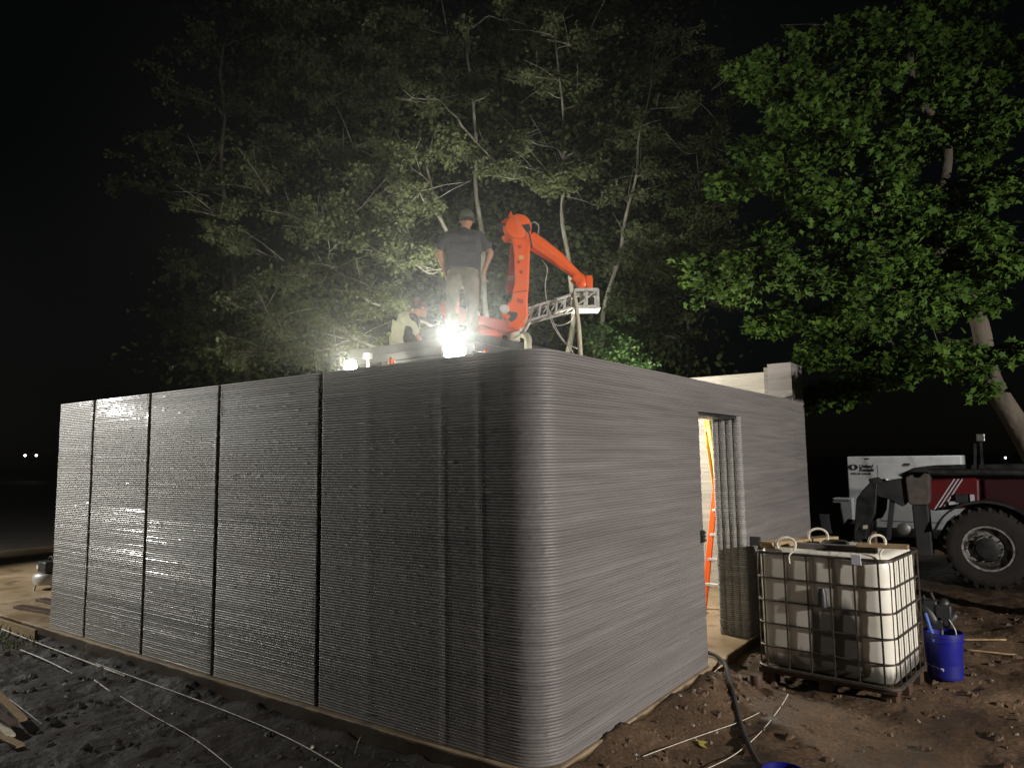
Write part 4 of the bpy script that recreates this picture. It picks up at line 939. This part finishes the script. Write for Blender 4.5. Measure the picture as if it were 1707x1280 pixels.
# ------------------------------------------------------------------ trees
def leaves_mesh(name, pts, size, m, parent, seed, flat=.55, lobed=False):
    """many small folded leaves, one per point"""
    rs = np.random.RandomState(seed); n = len(pts); P = np.array(pts, dtype=np.float64)
    az = rs.uniform(0,2*PI,n); el_ = rs.normal(-.25,flat,n); s = size*rs.uniform(.4,1.4,n)
    d = np.stack([np.cos(az)*np.cos(el_), np.sin(az)*np.cos(el_), np.sin(el_)],1)
    up = np.tile([0,0,1.0],(n,1))+rs.normal(0,.45,(n,3)); sd = np.cross(d,up); sd /= np.linalg.norm(sd,axis=1)[:,None]
    nr = np.cross(sd,d); s_ = s[:,None]
    # outline of one leaf: (along, across, lift); maples get five lobes
    if lobed: OL = [(0,0,0),(.12,.30,.03),(.30,.22,.02),(.48,.56,.05),(.58,.20,.02),(1.0,0,-.04),(.58,-.20,.02),(.48,-.56,.05),(.30,-.22,.02),(.12,-.30,.03),(.40,0,-.03)]
    else: OL = [(0,0,0),(.30,.26,.06),(.62,.30,.06),(1.0,0,-.05),(.62,-.30,.06),(.30,-.26,.06),(.5,0,0)]
    K = len(OL); v = np.empty((n,K,3))
    for q,(a_,b_,c_) in enumerate(OL): v[:,q] = P+d*s_*a_+sd*s_*b_+nr*s_*c_
    idx = np.arange(n)[:,None]*K; c0 = K-1
    tris = np.concatenate([idx+np.array([q,(q+1)%c0,c0]) for q in range(c0)],0)
    me = bpy.data.meshes.new(name); me.vertices.add(n*K); me.vertices.foreach_set('co', v.reshape(-1))
    T = len(tris); me.loops.add(T*3); me.loops.foreach_set('vertex_index', tris.reshape(-1).astype(np.int32))
    me.polygons.add(T); me.polygons.foreach_set('loop_start', np.arange(0,T*3,3,dtype=np.int32)); me.polygons.foreach_set('loop_total', np.full(T,3,dtype=np.int32))
    me.update(calc_edges=True); me.validate(); me.materials.append(m)
    return link(bpy.data.objects.new(name, me), parent)

def make_tree(name, label, base, trunk, clumps, r0, bark, leafm, lsize, per, crown, seed, twig=.009, nsub=5, droop=0.0, group=None, limb_frac=(.25,.85), bare=0):
    rg = random.Random(seed)
    base = Vector(base)
    t = thing(name, label, 'tree', (base.x,base.y,base.z), 0, group)
    tp = smooth_path([Vector(p) for p in trunk], 6); n = len(tp)
    # wobble
    tp = [p+V(noise.noise(p*.9+V(seed,0,0)),noise.noise(p*.9+V(0,seed,0)),0)*.14*min(1,i/6) for i,p in enumerate(tp)]
    rad = [r0*(1-.84*i/(n-1))+(.35*r0*max(0,1-i/4)) for i in range(n)]
    mb = MB().tube(tp, rad, 12)
    twigs = []; pts = []
    nodes = [(tp[i], rad[i], 0) for i in range(int(n*limb_frac[0]), n)]
    order = sorted((Vector(c) for c in clumps), key=lambda c: min((c-q[0]).length for q in nodes))
    for c in order:
        best = None
        for p, rr_, lv in nodes:
            hd_ = math.hypot(c.x-p.x,c.y-p.y); dz = c.z-p.z
            cost = (c-p).length*(1+.10*lv) + 3*max(0,.22*hd_-dz)
            if best is None or cost < best[0]: best = (cost,p,rr_,lv)
        p0 = best[1]; L = max(.05,(c-p0).length)
        mid = p0.lerp(c,.5)+V(rg.uniform(-1,1),rg.uniform(-1,1),rg.uniform(-.3,.9)+.2)*L*.16
        q1 = p0.lerp(mid,.5)+V(rg.uniform(-1,1),rg.uniform(-1,1),rg.uniform(-.6,.8))*L*.10
        q3 = mid.lerp(c,.5)+V(rg.uniform(-1,1),rg.uniform(-1,1),rg.uniform(-.6,.8))*L*.10
        lp = smooth_path([p0,q1,mid,q3,c],5)
        lp = [q+V(noise.noise(q*3.1),noise.noise(q*3.1+V(9,0,0)),noise.noise(q*3.1+V(0,9,0)))*.07*min(1,k/4) for k,q in enumerate(lp)]
        m_ = len(lp); rl = min(best[2]*.72, .009+.012*L)
        rads_ = [rl*(1-.62*k/(m_-1)) for k in range(m_)]
        mb.tube(lp, rads_, 7)
        nodes += [(lp[k], rads_[k], best[3]+1) for k in range(6, m_, 3)]
        # secondary branches fanning out through the clump
        for s_ in range(nsub):
            k = rg.randint(int(m_*.5), m_-1); a = lp[k]
            dirv = V(rg.gauss(0,1),rg.gauss(0,1),rg.gauss(.15,.45)).normalized()
            e = c+V(dirv.x*crown[0],dirv.y*crown[0],dirv.z*crown[1])*rg.uniform(.7,1.1)
            b1 = a.lerp(e,.5)+V(rg.uniform(-1,1),rg.uniform(-1,1),rg.uniform(0,1))*.12
            sp = smooth_path([a,b1,e],4); mb.tube(sp, [max(.0035,rl*.38*(1-.8*q/8)) for q in range(len(sp))], 5)
            nt_ = 5
            for q in range(nt_):
                s0 = sp[rg.randint(3,len(sp)-1)]; dv = V(rg.gauss(0,1),rg.gauss(0,1),rg.gauss(-.05-droop,.35)).normalized()*rg.uniform(.18,.42)*crown[0]
                e2 = s0+dv; mb.tube([s0, s0.lerp(e2,.5)+V(0,0,.02), e2], [twig*.7,twig*.5,twig*.25], 4, cap=False)
                twigs.append((s0,e2))
        for q in range(bare):
            k = rg.randint(int(m_*.3), m_-1); a = lp[k]; dv = V(rg.gauss(0,1),rg.gauss(0,1),rg.gauss(.5,.5)).normalized()*rg.uniform(.4,1.0)
            mb.tube([a,a+dv*.5+V(0,0,.03),a+dv], [.008,.006,.003], 5, cap=False)
    k = max(1, int(per*len(clumps)/max(1,len(twigs))))
    for a,b_ in twigs:
        for _ in range(k):
            u = rg.random()**.7
            pts.append(a.lerp(b_,u)+V(rg.gauss(0,.07),rg.gauss(0,.07),rg.gauss(-.02-droop*.1,.045)))
    mb.build('trunk', M[bark], t, smooth='all', world=True)
    P = [tuple(Vector(p)-t.location) for p in pts]
    leaves_mesh('crown', P, lsize, M[leafm], t, seed, lobed=(leafm == 'leaf_maple'))
    return t

CL = {
'A': [(-9.31,3.27,6.51),(-8.83,3.80,7.07),(-8.00,3.99,6.37),(-9.45,3.86,6.00),(-7.43,4.21,5.92),(-7.88,4.68,7.52),(-6.69,4.51,6.77),(-6.45,5.00,7.20),(-6.59,4.29,6.14),(-5.79,5.07,6.51),(-6.30,4.71,5.45),(-7.22,4.44,5.34),(-8.07,4.33,5.18),(-5.96,5.57,7.49),(-8.58,4.07,4.37),(-9.25,4.14,4.92),(-7.15,4.40,4.03),(-8.02,4.06,3.76),(-9.33,3.85,3.81),(-6.68,4.66,4.65),(-6.10,5.25,5.32),(-9.00,4.56,7.96),(-10.27,3.69,7.51),(-6.18,4.59,6.13)],
'B': [(-4.50,7.63,9.29),(-4.15,7.94,8.88),(-5.05,7.60,9.34),(-3.51,8.20,8.48),(-3.68,8.13,8.02),(-5.26,7.24,8.07),(-5.31,6.80,7.33),(-5.85,6.84,7.85),(-3.96,7.32,6.99),(-4.28,7.09,6.94),(-4.99,7.76,10.41),(-4.11,8.42,10.22)],
'C': [(-3.69,9.52,8.79),(-3.44,10.14,10.19),(-3.12,10.27,10.96),(-4.05,9.45,7.29),(-3.56,9.74,7.79),(-2.97,10.58,9.40),(-3.91,9.66,6.41),(-4.36,9.40,5.91)],
'D': [(-7.93,7.35,11.60),(-7.08,8.01,11.18),(-6.33,9.07,12.01),(-9.04,6.58,11.35),(-10.09,5.75,11.90),(-10.27,5.75,10.90),(-7.37,7.92,10.25),(-7.93,6.97,9.61),(-6.61,8.49,10.10),(-5.07,10.53,12.57),(-8.66,6.96,10.54),(-9.57,6.36,10.02)],
'E': [(-13.56,4.63,10.72),(-13.43,4.91,9.29),(-13.94,4.67,8.30),(-13.97,4.55,9.02),(-13.40,5.29,6.44),(-13.71,5.21,5.30),(-12.43,5.51,10.27),(-11.47,6.14,10.69),(-12.44,5.51,5.33),(-11.91,5.75,6.43),(-13.39,5.49,4.87),(-12.02,6.15,12.41),(-13.25,5.33,11.85)],
'F': [(-2.51,11.03,8.48),(-2.98,11.06,10.44),(-2.06,10.48,5.62),(-3.45,10.33,8.63),(-2.38,11.60,9.63),(-2.68,9.45,5.27),(-3.44,9.46,5.77),(-2.50,10.23,5.02),(-3.04,10.20,7.15),(-3.00,9.71,6.25),(-2.54,10.10,5.87),(-2.80,10.31,7.65),(-3.20,9.15,4.69),(-2.47,10.03,6.84),(-3.57,8.85,4.93),(-2.81,8.89,4.08),(-2.03,9.78,6.44)],
'S': [(-2.70,6.55,3.58),(-3.13,6.56,3.97),(-2.45,6.82,3.83),(-2.83,6.37,3.37),(-2.47,6.39,3.25),(-3.24,6.53,3.58)],
'R': [(-0.10,4.79,3.96),(-0.39,4.92,4.22),(0.20,5.14,4.85),(-0.06,5.37,5.41),(0.06,5.62,6.12),(0.82,5.72,5.70),(1.00,5.68,5.10),(0.67,5.06,4.18),(1.14,5.20,3.85),(1.57,5.54,3.63),(-0.01,6.60,3.87),(0.36,7.41,3.50),(0.61,7.64,3.06),(0.99,7.88,3.32),(0.45,7.56,2.76),(1.76,6.06,4.51),(1.54,5.57,4.14),(2.09,6.78,6.54),(1.80,6.65,5.92),(2.57,6.80,5.22),(1.45,6.73,7.23),(0.65,6.35,7.60),(1.11,6.32,6.57),(2.65,7.33,7.42),(2.31,6.77,5.90),(2.02,6.20,4.94),(2.39,6.42,4.25),(1.91,5.88,2.91),(0.14,6.05,7.12),(1.89,6.97,7.79),(2.20,6.42,4.14),(0.35,7.35,3.94),(0.42,6.07,6.60),(0.04,5.09,4.30),(1.27,5.93,4.65)],
}
make_tree('spreading_tree', 'broad olive tree with long pale limbs reaching left above the standing man', (-5.7,7.2,-.3),
          [(-5.7,7.2,-.5),(-5.75,7.15,1.6),(-5.7,7.0,3.2),(-5.9,6.7,4.6),(-6.1,6.2,6.0),(-6.3,5.8,7.4)], CL['A'], .11, 'bark_pale', 'leaf_pale', .074, 1500, (.66,.30), 3, nsub=6, bare=6)
make_tree('slender_tree', 'slender pale-barked tree rising right behind the robot elbow', (-4.55,7.6,-.3),
          [(-4.55,7.5,-.5),(-4.6,7.6,2.5),(-4.3,7.7,4.8),(-4.55,7.7,6.6),(-4.45,7.7,8.2),(-4.6,7.75,10.2)], CL['B'], .075, 'bark_pale', 'leaf_pale', .072, 1300, (.50,.28), 8, nsub=5, limb_frac=(.35,1), bare=5)
make_tree('leaning_tree', 'thin leaning tree with grey forked stem right of the robot forearm', (-4.6,9.0,-.3),
          [(-4.7,8.9,-.5),(-4.55,9.0,2.5),(-4.45,9.2,4.8),(-4.15,9.5,6.6),(-3.8,9.7,8.4),(-3.4,10,10.8)], CL['C'], .07, 'bark_pale', 'leaf_pale', .07, 800, (.55,.3), 13, nsub=5, bare=2)
make_tree('tall_tree', 'tall dim tree spreading over the top of the photo behind the others', (-7.4,9.2,-.3),
          [(-7.4,9.2,-.5),(-7.3,9.1,3),(-7.4,8.8,6.5),(-7.2,8.4,9.0),(-7.3,8.1,11.5)], CL['D'], .10, 'bark_pale', 'leaf_pale', .085, 1200, (.85,.4), 17, nsub=6, bare=1)
make_tree('dark_tree', 'dark shadowy tree at the left edge of the lit foliage', (-12.6,6.6,-.3),
          [(-12.6,6.6,-.5),(-12.6,6.5,3),(-12.7,6.0,6),(-12.8,5.6,9),(-12.8,5.6,12)], CL['E'], .13, 'bark', 'leaf_dark', .085, 620, (.95,.5), 21, nsub=7)
make_tree('thin_tree', 'thin dim tree between the robot forearm and the bright maple', (-2.9,10.3,-.3),
          [(-3.2,10.2,-.5),(-3.1,10.1,2.4),(-2.9,9.9,4.5),(-2.7,10.1,6.4),(-2.7,10.3,8.2)], CL['F'], .06, 'bark_pale', 'leaf_dark', .075, 1000, (.75,.4), 25, nsub=5, bare=3)
make_tree('leafy_shrub', 'vivid green tall shrub rising behind the wall right of the boom', (-2.8,7.35,-.3),
          [(-2.8,7.4,-.4),(-2.8,7.3,1.2),(-2.75,6.9,2.6),(-2.75,6.7,3.6)], CL['S'], .05, 'bark', 'leaf_bush', .055, 700, (.42,.30), 29, nsub=6)
make_tree('maple_tree', 'large vivid green maple with low hanging branches at the right', (2.52,7.0,-.2),
          [(2.75,7.1,-.35),(2.6,7.0,.9),(2.45,6.85,1.9),(2.25,6.7,2.7),(2.05,6.6,3.6),(1.75,6.5,4.6),(1.85,6.75,5.8),(1.55,6.7,6.8),(1.7,6.9,7.8)], CL['R'], .165, 'bark', 'leaf_maple', .088, 2300, (.72,.27), 33, nsub=7, droop=.35)
# second stem of the maple's fork is a low limb; more trees beyond, a wood that reads as one mass
rs = random.Random(77); pts = []
for k in range(150):
    ang = YAW+rs.uniform(-.40,.27); dd = rs.uniform(17,21)
    cx, cy, cz = 2.49+dd*math.sin(ang), -3.74+dd*math.cos(ang), rs.uniform(1,15.5)*(1 if ang < YAW+.1 else .9)
    for _ in range(420):
        v = V(rs.gauss(0,1),rs.gauss(0,1),rs.gauss(0,.55)); pts.append((cx+v.x*.75, cy+v.y*.75, cz+v.z*.75))
o = leaves_mesh('far_wood', pts, .15, M['leaf_dark'], None, 5); tag(o, 'dim mass of woodland foliage far behind the trees', 'wood', kind='stuff')

# ------------------------------------------------------------------ added mist, glows in place of lens glare
mb = MB().box(-75,-12,-2.5, 14,62,24)
hz = mb.build('haze', None if False else M['mud'], None); hz.data.materials.clear()
m = bpy.data.materials.new('mist'); m.use_nodes = True; N = m.node_tree.nodes
for nn in list(N):
    if nn.type != 'OUTPUT_MATERIAL': N.remove(nn)
pv = N.new('ShaderNodeVolumePrincipled'); pv.inputs['Color'].default_value = (.9,.92,.9,1); pv.inputs['Density'].default_value = .0013
pv.inputs['Anisotropy'].default_value = .9
m.node_tree.links.new(pv.outputs[0], N['Material Output'].inputs['Volume']); hz.data.materials.append(m)
tag(hz, 'thin added mist glowing like lens glare round the floodlights', 'haze', kind='stuff')
